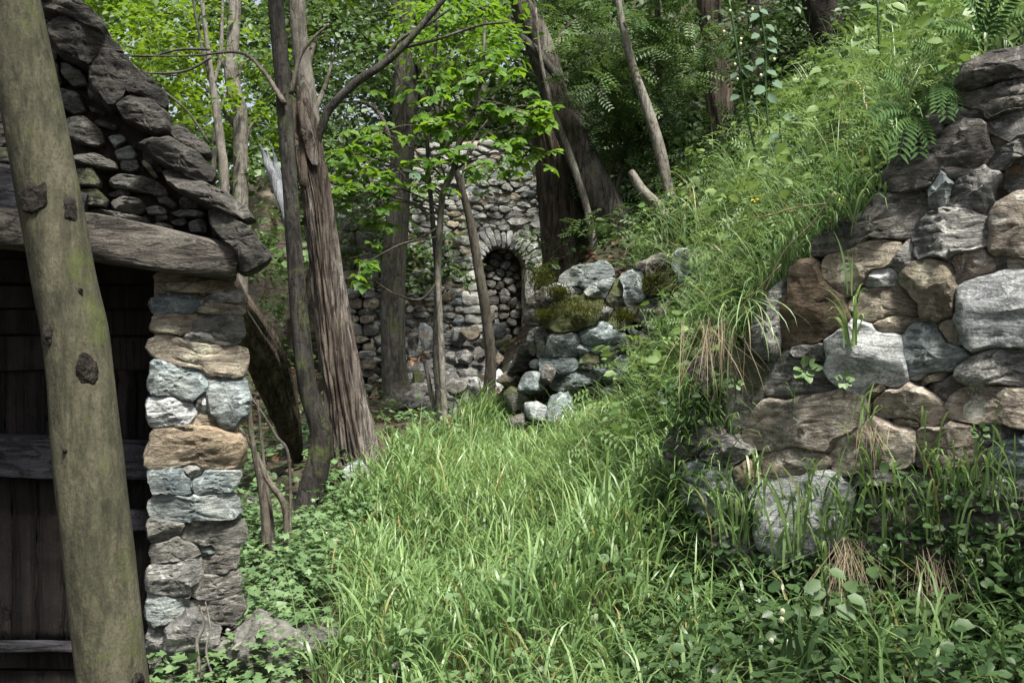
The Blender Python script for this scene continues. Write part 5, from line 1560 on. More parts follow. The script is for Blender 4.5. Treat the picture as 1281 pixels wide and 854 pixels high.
tf = tree('curved_brown_sapling', 'curved brown sapling trunk in front of the arch and its rubble heap', 'tree',
          [(609, 514, 17), (614, 455, 14), (608, 393, 13), (598, 332, 12), (590, 285, 11), (580, 245, 9), (571, 215, 8), (556, 170, 6), (540, 110, 5), (530, 40, 3)], 11.5, 'twig', NT=16, n=80, bark=.10, flare=.3)
branch_px(tf, [(585, 262, 4), (579, 215, 3), (590, 180, 3), (610, 150, 2)], 11.5, 'greybark')
crown(tf, [(590, 60, 12, 50, 40, .7), (600, 10, 12, 50, 40, .7), (560, 30, 12, 60, 40, .7)], 'bright', 'mid', .095, 300, 55)

GTR = None
t7 = tree('pale_grey_tree', 'pale grey crooked trunk among bright leaves above the barn roof', 'tree',
          [(300, 470, 20), (301, 245, 19), (301, 200, 18), (300, 140, 18), (293, 115, 18), (289, 88, 17), (292, 40, 16), (294, 0, 15), (300, -200, 11), (300, -330, 5)], 15, 'greybark', NT=18, n=80, bark=.12)
branch_px(t7, [(290, 110, 7), (278, 130, 6), (270, 160, 6), (266, 235, 7)], 15, 'greybark')
crown(t7, [(230, 40, 15.5, 60, 50, 1), (330, 60, 15.5, 50, 60, 1), (200, 90, 16, 50, 50, 1), (300, 160, 15.8, 50, 50, .8), (260, -60, 15, 130, 50, 1.2), (330, 150, 16, 50, 60, .7), (240, 160, 16, 40, 40, .7)], 'yellow', 'mid', .11, 300, 56)
t8 = tree('thin_forked_tree', 'thin dark stem above the barn roof with pale lower trunk', 'tree',
          [(284, 440, 12), (281, 235, 12), (276, 180, 11), (269, 125, 10), (264, 90, 7), (258, 45, 6), (253, 0, 5), (248, -120, 4)], 13.5, 'greybark', NT=12, n=60, bark=.1)
branch_px(t8, [(268, 115, 5), (255, 70, 4), (245, 20, 3.5), (238, -20, 3)], 13.5, 'darkbark')
branch_px(t8, [(268, 105, 5), (276, 70, 5), (278, 20, 4), (280, -30, 3)], 13.5, 'greybark')
branch_px(t8, [(262, 62, 4), (225, 62, 3.5), (190, 70, 3), (158, 70, 2)], 13.4, 'darkbark')
branch_px(t8, [(264, 72, 4), (235, 88, 3.5), (200, 92, 3), (175, 90, 2)], 13.4, 'darkbark')
branch_px(t8, [(135, 40, 2), (160, 75, 3), (200, 110, 3), (235, 140, 3), (262, 180, 3)], 13.3, 'darkbark')
crown(t8, [(210, 30, 14, 50, 40, .8), (250, 120, 14.4, 40, 40, .6), (180, 50, 14, 40, 40, .7)], 'yellow', 'mid', .10, 260, 57, limbs=False)

ti = tree('big_leaning_tree', 'big rough grey trunk leaning left over the slope right of the arch', 'tree',
          [(790, 316, 42), (779, 300, 40), (757, 255, 42), (735, 211, 40), (718, 175, 37), (702, 140, 34), (679, 70, 34), (652, 0, 32), (600, -140, 26), (560, -280, 14)],
          13, 'roughbark', NT=48, n=150, bark=.08, ridge=.10, ridge_k=5, flare=.12)
branch_px(ti, [(700, 100, 12), (665, 58, 10), (640, 38, 9), (600, 8, 8), (560, -20, 6)], 12.6, 'darkbark')
branch_px(ti, [(640, 36, 5), (610, 30, 4), (585, 34, 4)], 12.5, 'darkbark')
branch_px(ti, [(648, 42, 4), (636, 20, 4), (632, -10, 3)], 12.5, 'darkbark')
crown(ti, [(735, 20, 13.4, 50, 40, .6), (765, 70, 13.2, 40, 45, .6), (600, 20, 13.4, 50, 40, .6), (775, 150, 13.2, 40, 50, .6), (760, 190, 13.4, 30, 30, .5), (620, -80, 12.8, 160, 60, 1.2)], 'mid', 'pinnate', .20, 230, 58, spray=.35)
tj = tree('dark_shaggy_stump', 'dark shaggy fibrous stump right of the arch, broken off among the leaves', 'tree',
          [(718, 330, 62), (712, 305, 56), (702, 260, 48), (692, 205, 42), (682, 160, 34), (676, 130, 20)], 13.6, 'shaggy', NT=60, n=70, ridge=.28, ridge_k=5, flare=.25)
tk = tree('thin_grey_sapling', 'thin smooth grey stem crossing in front of the big leaning trunk', 'tree',
          [(748, 335, 11), (740, 292, 10), (734, 260, 9), (722, 220, 9), (708, 180, 8), (697, 152, 7), (688, 125, 6), (676, 70, 4), (670, 10, 3)], 12.5, 'greybark', NT=12, n=60, bark=.1)
crown(tk, [(728, 60, 12.2, 26, 26, .3), (745, 100, 12.2, 26, 22, .3)], 'mid', 'pinnate', .20, 120, 59, spray=.3, limbs=False)
tl = tree('curved_grey_tree', 'slim smooth grey trunk curving up to the left above the grassy bank', 'tree',
          [(846, 276, 15), (842, 260, 14), (833, 222, 14), (825, 186, 15), (811, 140, 14), (793, 88, 11), (783, 50, 10), (776, 18, 9), (768, -40, 8), (750, -200, 5)], 12, 'greybark', NT=16, n=90, bark=.08)
crown(tl, [(800, 40, 12.4, 50, 40, .7), (850, 50, 12.6, 50, 50, .7), (780, 110, 12.8, 40, 40, .6), (850, 110, 13, 40, 40, .6), (760, -60, 12, 120, 40, 1)], 'mid', 'pinnate', .19, 210, 60, spray=.35, limbs=False)
tm = tree('broken_grey_limb', 'short crooked broken grey trunk leaning left beside the slim curving one', 'tree',
          [(848, 300, 15), (842, 291, 14), (825, 260, 14), (804, 239, 13), (791, 218, 10), (788, 214, 6)], 11.8, 'greybark', NT=14, n=40, bark=.1)
tn = tree('dark_furrowed_tree', 'dark upright furrowed trunk standing behind the crest of the bank', 'tree',
          [(913, 235, 34), (911, 205, 30), (904, 160, 31), (898, 105, 32), (894, 50, 29), (886, 0, 28), (870, -180, 22), (860, -300, 10)], 14, 'shaggy', NT=40, n=80, ridge=.16, ridge_k=5)
crown(tn, [(880, 40, 14.5, 60, 50, 1), (930, 60, 14.8, 50, 60, .8), (860, 120, 15, 50, 50, .8), (930, 140, 15, 40, 40, .8), (880, -70, 14, 140, 50, 1.2)], 'deep', 'mid', .10, 420, 63)
to = tree('black_tree', 'black thick trunk at the top right behind the bank plants', 'tree',
          [(1062, 130, 40), (1054, 95, 38), (1046, 70, 38), (1034, 30, 40), (1024, 0, 40), (1005, -100, 34), (990, -230, 20)], 11.5, 'knot', NT=24, n=50, bark=.12)
crown(to, [(990, 30, 11.8, 40, 40, .6), (1090, 20, 11.6, 60, 40, .8), (1000, 90, 12, 40, 40, .6), (960, 60, 12.4, 50, 50, .6), (1010, -80, 11.5, 150, 50, 1)], 'deep', 'mid', .09, 380, 64)
tp = tree('far_dark_trunk', 'narrow dark trunk behind the tall pale leaved plants', 'tree',
          [(950, 170, 18), (946, 100, 16), (943, 40, 15), (942, -20, 14), (940, -180, 8)], 15.5, 'knot', NT=14, n=40, bark=.1)
crown(tp, [(950, 20, 15.8, 60, 40, .8), (980, 70, 16, 50, 50, .8)], 'deep', 'mid', .11, 300, 65, limbs=False)
tq = tree('far_thin_trunk', 'thin black stem between the slim curving trunk and the furrowed trunk', 'tree',
          [(832, 240, 14), (828, 170, 12), (825, 100, 9), (823, 40, 8), (822, -40, 6)], 15, 'knot', NT=10, n=30, bark=.1)
branch_px(tq, [(827, 160, 4), (838, 142, 3), (862, 122, 2.5), (885, 95, 2)], 14.8, 'twig')
crown(tq, [(830, 20, 15.4, 50, 40, .7), (800, 70, 15.6, 50, 50, .7)], 'deep', 'mid', .11, 300, 66, limbs=False)

tr = thing('added_shade_tree', (4.7, 2.2, gh(4.7, 2.2)), 'unseen tree added on the right to shade the foot of the terrace wall', 'tree')  # out-of-view tree, added so its crown shades the wall foot
P = np.array([(4.7, 2.2, gh(4.7, 2.2) - .3), (4.6, 2.2, 3.2), (4.2, 2.2, 4.6), (3.6, 2.3, 5.6), (2.9, 2.3, 6.1)])
limb('trunk', P, [.2, .17, .13, .09, .04], M['greybark'], tr, NT=16, n=40, bark=.1, seed=4)
so = Soup()
g = np.random.default_rng(90)
cs_ = [np.array(q) for q in [(2.2, 1.9, 4.9), (2.9, 1.7, 5.0), (3.6, 2.0, 5.2), (2.5, 2.7, 5.0), (3.3, 2.8, 5.4), (1.8, 2.5, 4.8), (4.1, 1.4, 5.2), (2.8, 1.0, 5.2), (1.7, 1.2, 5.0)]]
crown_leaves(so, cs_, [np.array([.6, .6, .35])] * 9, 120, .10, 'mid', g, spray=.45)
put('crown', so.mesh('crown', M['mid'], WORLD_AT[tr.name]), WORLD_AT[tr.name], tr)
for c_ in cs_:
    limb('limb', [P[3], (P[3] + c_) / 2 + [0, 0, .25], c_], [.04, .025, .006], M['greybark'], tr, NT=7, n=14)

# leaning shaggy log behind the pier and the thin stems beside it
P, R = path_px([(215, 255, 22), (262, 325, 30), (292, 376, 36), (314, 412, 42), (332, 448, 46), (348, 492, 40), (362, 535, 28), (371, 566, 16), (377, 600, 6)], 7.4, 2.3)
V, f = tube_arrays(P, R, NT=64, n=60, ridge=.30, ridge_k=5, seed=12, bark=.1)
o = P[-1]
put('shaggy_log', mesh_np('shaggy_log', V - o, f, M['shaggy']), o, None, 'dark shaggy split log leaning behind the stone pier', 'log')
GS_ = 'thin bare stems beside the stone pier'
for k, (pts, Y, lab) in enumerate([
    ([(333, 660, 12), (325, 600, 9), (314, 540, 7), (312, 480, 5)], 7.0, 'upright thin brown stem nearest the stone pier'),
    ([(357, 640, 8), (335, 600, 8), (316, 560, 6), (300, 535, 4)], 7.1, 'thin brown stem slanting left behind the stone pier'),
    ([(340, 655, 6), (332, 600, 5), (326, 540, 4), (322, 500, 3)], 7.2, 'thinnest upright stem to the right of the pier'),
    ([(362, 580, 4), (345, 545, 4), (325, 512, 3), (308, 490, 2)], 7.3, 'fine bare twig under the leaning shaggy log')]):
    tree('bare_shrub', lab, 'shrub', pts, Y, 'twig', NT=9, n=30, bark=.2, group=GS_, flare=.2)
P, R = path_px([(240, 880, 6), (249, 838, 5), (246, 805, 5), (255, 780, 4), (249, 756, 2)], 4.9)
V, f = tube_arrays(P, R, NT=8, n=30, bark=.3, seed=3)
put('dead_stick', mesh_np('dead_stick', V - P[0], f, M['greybark']), P[0], None, 'pale dead broken stick standing in front of the pier at the bottom left', 'stick')
P, R = path_px([(266, 845, 3), (258, 815, 3), (263, 785, 2.5), (257, 752, 1.5)], 5.0)
V, f = tube_arrays(P, R, NT=7, n=24, bark=.3, seed=4)
put('dead_stick', mesh_np('dead_stick', V - P[0], f, M['greybark']), P[0], None, 'thinner dead stem right behind the broken pale stick', 'stick')
P, R = path_px([(545, 555, 3), (565, 537, 5), (590, 520, 4)], 10.9)
V, f = tube_arrays(P, R, NT=8, n=20, bark=.2, seed=4)
put('fallen_branch', mesh_np('fallen_branch', V - P[0], f, M['twig']), P[0], None, 'short dark fallen branch lying in the leaf litter at the edge of the grass', 'branch')

# ------------------------------------------------------------------ the wood behind, as one mass
def mass(name, label, mat, tmpl, size, blobs, n, seed, spray=.55, cat='foliage'):
    g = np.random.default_rng(seed)
    so = Soup()
    for (u, v, Y, ru, rv, dp) in blobs:
        crown_leaves(so, [at(u, v, Y)], [np.array([ru / F * Y, dp, rv / F * Y])], n, size, tmpl, g, spray=spray)
    put(name, so.mesh(name, M[mat]), (0, 0, 0), None, label, cat, kind='stuff')
g = np.random.default_rng(70)
def scatter(u0, u1, v0, v1, Y0, Y1, k, ru, rv, dp):
    return [(g.uniform(u0, u1), g.uniform(v0, v1), g.uniform(Y0, Y1), ru * g.uniform(.7, 1.3), rv * g.uniform(.7, 1.3), dp) for _ in range(k)]
mass('sunny_foliage', 'mass of bright yellow green leaves filling the gap above the barn roof', 'yellow', 'far', .16,
     scatter(40, 420, -140, 240, 18, 25, 95, 70, 55, 1.6), 260, 71)
mass('wood_foliage', 'mass of mid green foliage of the wood behind the ruin', 'mid', 'far', .15,
     scatter(300, 760, -140, 220, 17.5, 24, 105, 70, 55, 1.4) + scatter(-260, 200, 150, 400, 17, 24, 40, 60, 50, 1.2) + scatter(300, 520, 150, 330, 15.5, 17.5, 16, 45, 40, .6), 270, 72)
mass('shady_foliage', 'mass of dark green foliage of the wood on the slope to the right', 'deep', 'far', .14,
     scatter(660, 1320, -140, 240, 15.5, 24, 90, 75, 55, 1.4), 260, 73)
mass('dark_foliage', 'dark leafy mass of the wood behind the sunny leaves at the upper left', 'deep', 'far', .2,
     scatter(40, 640, -160, 260, 25, 29, 60, 90, 60, 1.6), 200, 76, .7)
mass('far_foliage', 'far green wall of leaves closing the view between the trunks', 'mid', 'far', .26,
     scatter(-100, 1400, -200, 300, 26, 34, 70, 110, 80, 2.5), 170, 74, .9)
mass('ivy', 'ivy and small leaves hanging over the left end of the ruin', 'mid', 'mid', .07,
     [(470, 270, 14.0, 40, 30, .3), (440, 250, 13.9, 40, 40, .3), (500, 230, 15, 40, 40, .4), (560, 225, 15.5, 50, 30, .3), (440, 320, 13.9, 20, 30, .2), (520, 330, 15.5, 25, 40, .2), (570, 340, 15.6, 20, 40, .15), (560, 300, 15.6, 20, 40, .15), (320, 300, 14, 20, 60, .4), (345, 360, 12, 20, 40, .4), (670, 320, 15.7, 14, 40, .2), (640, 215, 15.8, 50, 16, .2)], 200, 75, .25)
# ------------------------------------------------------------------ ground vegetation
def ground_pts(n, x0, x1, y0, y1, g):
    """points on the ground, spread evenly over its real (sloping) surface"""
    xy = np.column_stack([g.uniform(x0, x1, n), g.uniform(y0, y1, n)])
    e = .05
    h = ground_h(xy)
    sx = (ground_h(xy + [e, 0]) - h) / e
    sy = (ground_h(xy + [0, e]) - h) / e
    k = np.sqrt(1 + sx * sx + sy * sy)
    rep = np.minimum(k, 4)
    m = rep > g.random(n) * 4
    nrm = unit(np.column_stack([-sx, -sy, np.ones(n)]))
    return np.column_stack([xy, h])[m], nrm[m]

def behind_wall(P):
    a = (P[:, :2] - WALL.o[:2]) @ WALL.ex[:2]
    d = (P[:, :2] - WALL.o[:2]) @ WALL.n[:2]
    return (d < -.2) & (a > -.1)
def in_barn(P):
    d = (P[:, :2] - HOUSE.o[:2]) @ HOUSE.n[:2]
    a = (P[:, :2] - HOUSE.o[:2]) @ HOUSE.ex[:2]
    return (d < .02) & (d > -1.6) & (a < aR + .03)
def near_tree(P, r=.22):
    m = np.zeros(len(P), bool)
    for (PP, RR) in t_path.values():
        m |= np.linalg.norm(P[:, :2] - PP[1, :2], axis=1) < max(r * .4, RR[1] * 1.3)
    return m

def grass_into(so, B, nrm, g, h0, h1, w0, w1, per=7, spread=.05, downhill=.3, bend=(1.0, 2.6), lean=(.0, .35), r=(0, 1), seg=6):
    n = len(B)
    Bk = np.repeat(B, per, 0) + np.column_stack([g.normal(size=(n * per, 2)) * spread, np.zeros(n * per)])
    Bk[:, 2] += (ground_h(Bk[:, :2]) - Bk[:, 2]).clip(-.15, .15) - .01
    base_yaw = np.repeat(g.uniform(0, 2 * np.pi, n), per) + g.normal(size=n * per) * 1.2
    dn = np.repeat(nrm, per, 0)
    v = np.column_stack([np.cos(base_yaw), np.sin(base_yaw)]) + downhill * 3 * dn[:, :2]
    yaw = np.arctan2(v[:, 1], v[:, 0])
    hh = np.repeat(g.uniform(h0, h1, n), per) * g.uniform(.55, 1.15, n * per)
    ww = g.uniform(w0, w1, n * per)
    V, q, k = blade_arrays(Bk, hh, ww, yaw, g.uniform(*lean, n * per), g.uniform(*bend, n * per), seg, g.normal(size=n * per) * .5)
    rr = np.clip(np.repeat(g.uniform(*r, n), per) * .6 + g.random(n * per) * .4, 0, .92)
    rr = np.where(g.random(n * per) < .035, 1.0, rr)
    so.add(V, q, np.repeat(rr, k))

def herbs_into(so, B, nrm, g, h0, h1, size, tmpl, per=9, spread=.07, r=(0, 1), flat=.3, width=1.0, out=.5):
    n = len(B)
    t = g.random((n, per))
    hh = g.uniform(h0, h1, (n, 1)) * (.35 + .65 * t)
    an = g.uniform(0, 2 * np.pi, (n, per))
    rad = spread * g.uniform(.2, 1.2, (n, per)) * (1.2 - .5 * t)
    up = unit(nrm * .5 + [0, 0, .8])
    P = B[:, None] + np.stack([np.cos(an) * rad, np.sin(an) * rad, rad * 0], -1) + hh[..., None] * up[:, None]
    D = np.stack([np.cos(an), np.sin(an), g.normal(size=an.shape) * .3 - .12], -1)
    Nn = up[:, None] + g.normal(size=P.shape) * flat
    P, D, Nn = P.reshape(-1, 3), D.reshape(-1, 3), Nn.reshape(-1, 3)
    rr = np.clip(np.repeat(g.uniform(*r, n), per) * .6 + g.random(n * per) * .4, 0, 1)
    leaves_into(so, P, D, Nn, size * g.uniform(.6, 1.3, len(P)), tmpl, rr, width)

g = np.random.default_rng(80)
GRASS = [(425, 665), (475, 612), (520, 560), (600, 530), (692, 530), (745, 575), (835, 610), (885, 650), (905, 760), (870, 1000), (370, 1000), (425, 780)]
so = Soup()
P, nn = ground_pts(60000, -1.7, 1.4, 3.6, 12.4, g)
px = pix(P)
m = in_poly(px, GRASS) & ~behind_wall(P) & ~in_barn(P) & ~near_tree(P)
P, nn, px = P[m], nn[m], px[m]
keep = g.random(len(P)) < np.interp(fbm(np.column_stack([P[:, :2] * 1.6, P[:, 0] * 0]), 3, 2), [-.5, .3], [.35, 1.0]) * np.interp(P[:, 1], [5, 9, 12], [.30, .42, .66])
P, nn = P[keep], nn[keep]
pn = fbm(np.column_stack([P[:, :2] * .9, P[:, 0] * 0 + 4]), 23, 3)
for lo, hi, h0, h1, r0, r1 in ((-9, -.22, .20, .42, 0, .6), (-.22, .12, .28, .56, .15, 1), (.12, 9, .36, .66, .4, 1)):
    s1 = (pn > lo) & (pn <= hi)
    grass_into(so, P[s1], nn[s1], g, h0, h1, .006, .019, 8, .055, .12, bend=(1.2, 3.1), lean=(.0, .3), r=(r0, r1))
print('path grass clumps', len(P))
s1 = g.random(len(P)) < .05
grass_into(so, P[s1], nn[s1], g, .45, .85, .004, .007, 3, .06, .1, bend=(.4, 1.8), lean=(.0, .3), r=(.9, 1), seg=8)
put('meadow_grass', so.mesh('meadow_grass', M['grass']), (0, 0, 0), None, 'lush bright green arching grass covering the path between the barn and the bank', 'grass', kind='stuff')

# low leafy plants under and beside the grass
so = Soup()
P, nn = ground_pts(7000, -1.7, 1.5, 3.6, 10.5, g)
px = pix(P)
m = in_poly(px, GRASS) & ~behind_wall(P) & ~in_barn(P)
m &= g.random(len(P)) < .28
herbs_into(so, P[m], nn[m], g, .08, .30, .05, 'round', 8, .07)
NET = [(185, 740), (235, 690), (300, 650), (420, 640), (480, 600), (520, 560), (470, 650), (410, 760), (330, 960), (150, 960)]
P, nn = ground_pts(9000, -2.6, -.5, 4.6, 9.5, g)
px = pix(P)
m = in_poly(px, NET) & ~in_barn(P) & ~near_tree(P)
m &= g.random(len(P)) < .9
herbs_into(so, P[m], nn[m], g, .12, .36, .062, 'lobed', 9, .085, width=1.15)
P, nn = ground_pts(5000, -3.2, -.6, 7.0, 13.0, g)
m = ~near_tree(P) & (g.random(len(P)) < .22) & ~in_barn(P)
herbs_into(so, P[m], nn[m], g, .06, .22, .06, 'round', 8, .09)
put('leafy_herbs', so.mesh('leafy_herbs', M['herb']), (0, 0, 0), None, 'soft pale green low leafy plants spreading at the foot of the barn and under the trees', 'herbs', kind='stuff')

# the leafy tangle below the terrace wall, in the shade-darkened leaf colour
so = Soup()
P, nn = ground_pts(14000, -.2, 3.2, 3.3, 6.6, g)
px = pix(P)
DK = [(820, 720), (870, 690), (930, 690), (1000, 720), (1400, 690), (1700, 1500), (700, 1500), (790, 860)]
m = in_poly(px, DK) & ~behind_wall(P)
P, nn = P[m], nn[m]
k1 = g.random(len(P))
s1 = k1 < .30
herbs_into(so, P[s1], nn[s1], g, .12, .42, .052, 'mid', 10, .09, width=1.25)
s1 = (k1 > .30) & (k1 < .48)
herbs_into(so, P[s1], nn[s1], g, .10, .36, .050, 'round', 10, .09)
s1 = (k1 > .48) & (k1 < .56)
herbs_into(so, P[s1], nn[s1], g, .15, .48, .07, 'mid', 8, .10, width=1.4)
# climbing up the face of the wall
for k in range(1500):
    a, b = g.uniform(.0, 2.4), abs(g.normal() * .36) + .05
    u, v = pix(WALL.world(a, b, .1))
    if v < np.interp(u, [860, 1000, 1150, 1281], [610, 640, 600, 575]) + g.normal() * 15: continue
    if 930 < u < 1075 and v < 690 and g.random() < .85: continue
    p = WALL.world(a, b, g.uniform(.06, .22))[None]
    herbs_into(so, p, np.array([WALL.n * .8 + [0, 0, .5]]), g, .02, .10, .045, 'mid' if k % 2 else 'round', 6, .08, width=1.2, flat=.5)
for k in range(130):
    b_ = at(g.uniform(850, 900), g.uniform(470, 700), 5.78 + g.normal() * .08)[None]
    herbs_into(so, b_, np.array([[-.6, -.5, .6]]), g, .02, .12, .045, 'round' if k % 2 else 'mid', 7, .08, width=1.2, flat=.5)
put('dark_herbs', so.mesh('dark_herbs', M['shadeherb']), (0, 0, 0), None, 'dark green leafy tangle growing at the foot of the terrace wall', 'herbs', kind='stuff')
so = Soup()
P, nn = ground_pts(2600, .1, 2.6, 3.6, 5.8, g)
m = ~behind_wall(P) & (g.random(len(P)) < .5)
grass_into(so, P[m], nn[m], g, .25, .62, .009, .019, 6, .05, .15, lean=(.0, .5))
for k in range(95):
    u = g.uniform(862, 1290)
    v = g.uniform(np.interp(u, [860, 1000, 1290], [560, 590, 560]), 760)
    b_ = WALL.world(*WALL.loc(u, v), g.uniform(.1, .24))[None]
    n_ = np.array([unit(WALL.n * .5 + [0, 0, .8])])
    B_ = np.repeat(b_, 6, 0) + g.normal(size=(6, 3)) * .025
    V, q, kk = blade_arrays(B_, g.uniform(.12, .38, 6), g.uniform(.008, .017, 6), g.normal(size=6) * 1.4 - 2, g.uniform(0, .4, 6), g.uniform(1.2, 3, 6), 6)
    so.add(V, q, np.repeat(np.clip(g.random(6), 0, .9), kk))
for k in range(70):
    b_ = at(g.uniform(852, 905), g.uniform(500, 690), 5.75 + g.normal() * .06)
    B_ = np.repeat(b_[None], 7, 0) + g.normal(size=(7, 3)) * .03
    V, q, kk = blade_arrays(B_, g.uniform(.15, .42, 7), g.uniform(.007, .014, 7), g.normal(size=7) * .9 - 2.6, g.uniform(.1, .9, 7), g.uniform(1.4, 2.6, 7), 6)
    so.add(V, q, np.repeat(np.clip(g.random(7), 0, .9), kk))
put('wall_foot_grass', so.mesh('wall_foot_grass', M['grass']), (0, 0, 0), None, 'taller grass blades standing in the dark leaves below the terrace wall', 'grass', kind='stuff')

# the bank above the wall and its left flank
P, nn = ground_pts(60000, .45, 4.2, 4.6, 12.2, g)
px = pix(P)
BANK = [(690, 560), (700, 490), (800, 440), (830, 380), (790, 335), (850, 240), (930, 130), (1050, 20), (1281, -120), (1700, -300), (1700, 40), (1300, 100), (1120, 240), (1040, 310), (950, 430), (880, 520), (860, 640), (790, 640)]
m = in_poly(px, BANK) & ~(((P[:, :2] - WALL.o[:2]) @ WALL.n[:2] > -.2) & ((P[:, :2] - WALL.o[:2]) @ WALL.ex[:2] > -.1))
m &= ~((P[:, 1] > 8.4) & (px[:, 0] < 885) & (px[:, 1] > 345) & (g.random(len(P)) < .7))
P, nn, px = P[m], nn[m], px[m]
print('bank pts', len(P))
flank = (px[:, 0] < 960) & (px[:, 1] > 300)
cn = fbm(np.column_stack([P * 1.3]), 13, 2)
k = g.random(len(P))
so = Soup()
s1 = (k < np.where(flank, .07, .11)) & (cn > -.25)
herbs_into(so, P[s1], nn[s1], g, .08, .34, .085, 'pinnate', 11, .11, flat=.6)
s1 = (k > .16) & (k < .33) & (cn > -.35)
herbs_into(so, P[s1], nn[s1], g, .03, .17, .042, 'round', 8, .07)
s1 = (k > .40) & (k < .48)
herbs_into(so, P[s1], nn[s1], g, .10, .26, .065, 'mid', 8, .10, width=1.2)
s1 = (g.random(len(P)) < np.where(px[:, 1] < 330, .014, .007))
herbs_into(so, P[s1], nn[s1], g, .35, .75, .085, 'mid', 13, .10, width=1.3, flat=.5)
s1 = (g.random(len(P)) < .010)
herbs_into(so, P[s1], nn[s1], g, .30, .65, .16, 'pinnate', 9, .12, flat=.6)
put('bank_herbs', so.mesh('bank_herbs', M['bankherb']), (0, 0, 0), None, 'feathery light green plants smothering the bank above the terrace wall', 'herbs', kind='stuff')
so = Soup()
s1 = (k > .48) & (k < np.where(flank, .53, .66)) & (cn < np.where(flank, .35, 2))
grass_into(so, P[s1], nn[s1], g, .20, .50, .010, .020, 6, .05, .35, bend=(1.4, 3.0))
s1 = flank & (k > .70) & (k < .76) & (px[:, 1] > 330)
grass_into(so, P[s1], nn[s1], g, .30, .65, .007, .013, 6, .05, .9, bend=(1.9, 2.9), lean=(.2, .7), r=(.5, 1))
for k_ in range(64):
    u_ = g.uniform(905, 1150)
    a_ = WALL.loc(u_, 400)[0]
    b_ = WALL.world(a_, wtop(a_) + g.uniform(-.06, .12), g.uniform(-.15, .14))
    B_ = np.repeat(b_[None], 7, 0) + g.normal(size=(7, 3)) * .03
    V, q, kk = blade_arrays(B_, g.uniform(.15, .45, 7), g.uniform(.006, .015, 7), g.normal(size=7) * .9 - 2.3, g.uniform(0, .8, 7), g.uniform(1.4, 2.7, 7), 7)
    so.add(V, q, np.repeat(np.clip(g.random(7), 0, .92), kk))
s1 = flank & (k > .76) & (k < .785)
grass_into(so, P[s1], nn[s1], g, .35, .70, .010, .018, 4, .06, .7, bend=(1.7, 2.9), lean=(.1, .6), r=(.4, 1), seg=8)
CREST = [(820, 340), (850, 190), (960, 100), (1100, 30), (1200, 40), (1060, 220), (950, 340), (880, 420)]
s1 = in_poly(px, CREST) & (g.random(len(P)) < .045)
grass_into(so, P[s1], nn[s1], g, .45, .80, .012, .022, 5, .06, .25, bend=(1.8, 3.1), lean=(.0, .2), r=(.35, 1), seg=9)
s1 = g.random(len(P)) < .03
grass_into(so, P[s1], nn[s1], g, .50, .95, .004, .007, 3, .05, .25, bend=(.5, 1.8), lean=(.0, .3), r=(.9, 1), seg=8)
put('bank_grass', so.mesh('bank_grass', M['bankgrass']), (0, 0, 0), None, 'bright arching grass growing all over the bank and hanging down its left side', 'grass', kind='stuff')

# dead leaves and twigs on the floor under the trees
so = Soup()
P, nn = ground_pts(16000, -4, 1.2, 8.8, 16, g)
m = (~in_poly(pix(P), GRASS)) & (g.random(len(P)) < .5)
P, nn = P[m], nn[m]
P[:, 2] += .03
leaves_into(so, P, rand_dirs(len(P), g) * [1, 1, .3], nn + g.normal(size=P.shape) * .5, .09 * g.uniform(.6, 1.3, len(P)), 'mid', g.random(len(P)))
gx_ = g.uniform(-1.5, .6, 500); gy_ = g.uniform(11.7, 13, 500)
put('leaf_litter', so.mesh('leaf_litter', M['litter']), (0, 0, 0), None, 'brown dead leaves lying under the trees at the edge of the grass', 'leaf litter', kind='stuff')
so = Soup()
P, nn = ground_pts(26000, .6, 9, 10.5, 22, g)
k_ = g.random(len(P))
q_ = pix(P)
k_ = np.where((q_[:, 0] > 690) & (q_[:, 0] < 850) & (P[:, 1] < 14) & (g.random(len(P)) < .75), .6, k_)
m = k_ < .45
herbs_into(so, P[m], nn[m], g, .1, .5, .10, 'mid', 10, .22, width=1.2)
m = k_ > .75
herbs_into(so, P[m], nn[m], g, .1, .5, .22, 'pinnate', 6, .18, flat=.5)
P, nn = ground_pts(9000, -11, 1, 11.5, 26, g)
m = (g.random(len(P)) < .5) & ((P[:, 1] > 14.5) | (P[:, 0] < -3.2)) & ~in_barn(P)
herbs_into(so, P[m], nn[m], g, .1, .6, .10, 'mid', 10, .22, width=1.2)
put('undergrowth', so.mesh('undergrowth', M['deep']), (0, 0, 0), None, 'dark green undergrowth on the wooded slope behind the bank', 'undergrowth', kind='stuff')
# moss cushions with visible tufts on the collapsed wall
so = Soup()
for (u, v, ru, rv, Y) in [(724, 388, 34, 14, 10.55), (820, 352, 26, 16, 10.5), (675, 350, 18, 24, 10.7), (780, 398, 14, 8, 10.5), (700, 366, 16, 8, 10.7), (680, 395, 10, 5, 10.7)]:
    nB = 420
    B = np.array([at(u + a_ * ru, v + b_ * rv, Y - .06 + g.normal() * .05) for a_, b_ in g.normal(size=(nB, 2)) * .5])
    V, q, kk = blade_arrays(B, g.uniform(.03, .08, nB), g.uniform(.006, .012, nB), g.normal(size=nB) * .8 - 1.57, g.uniform(.4, 1.2, nB), g.uniform(.6, 1.6, nB), 3)
    so.add(V, q, np.repeat(g.random(nB), kk))
put('moss', so.mesh('moss', M['mossblade']), (0, 0, 0), None, 'shaggy olive moss cushions growing on the collapsed wall', 'moss', kind='stuff')

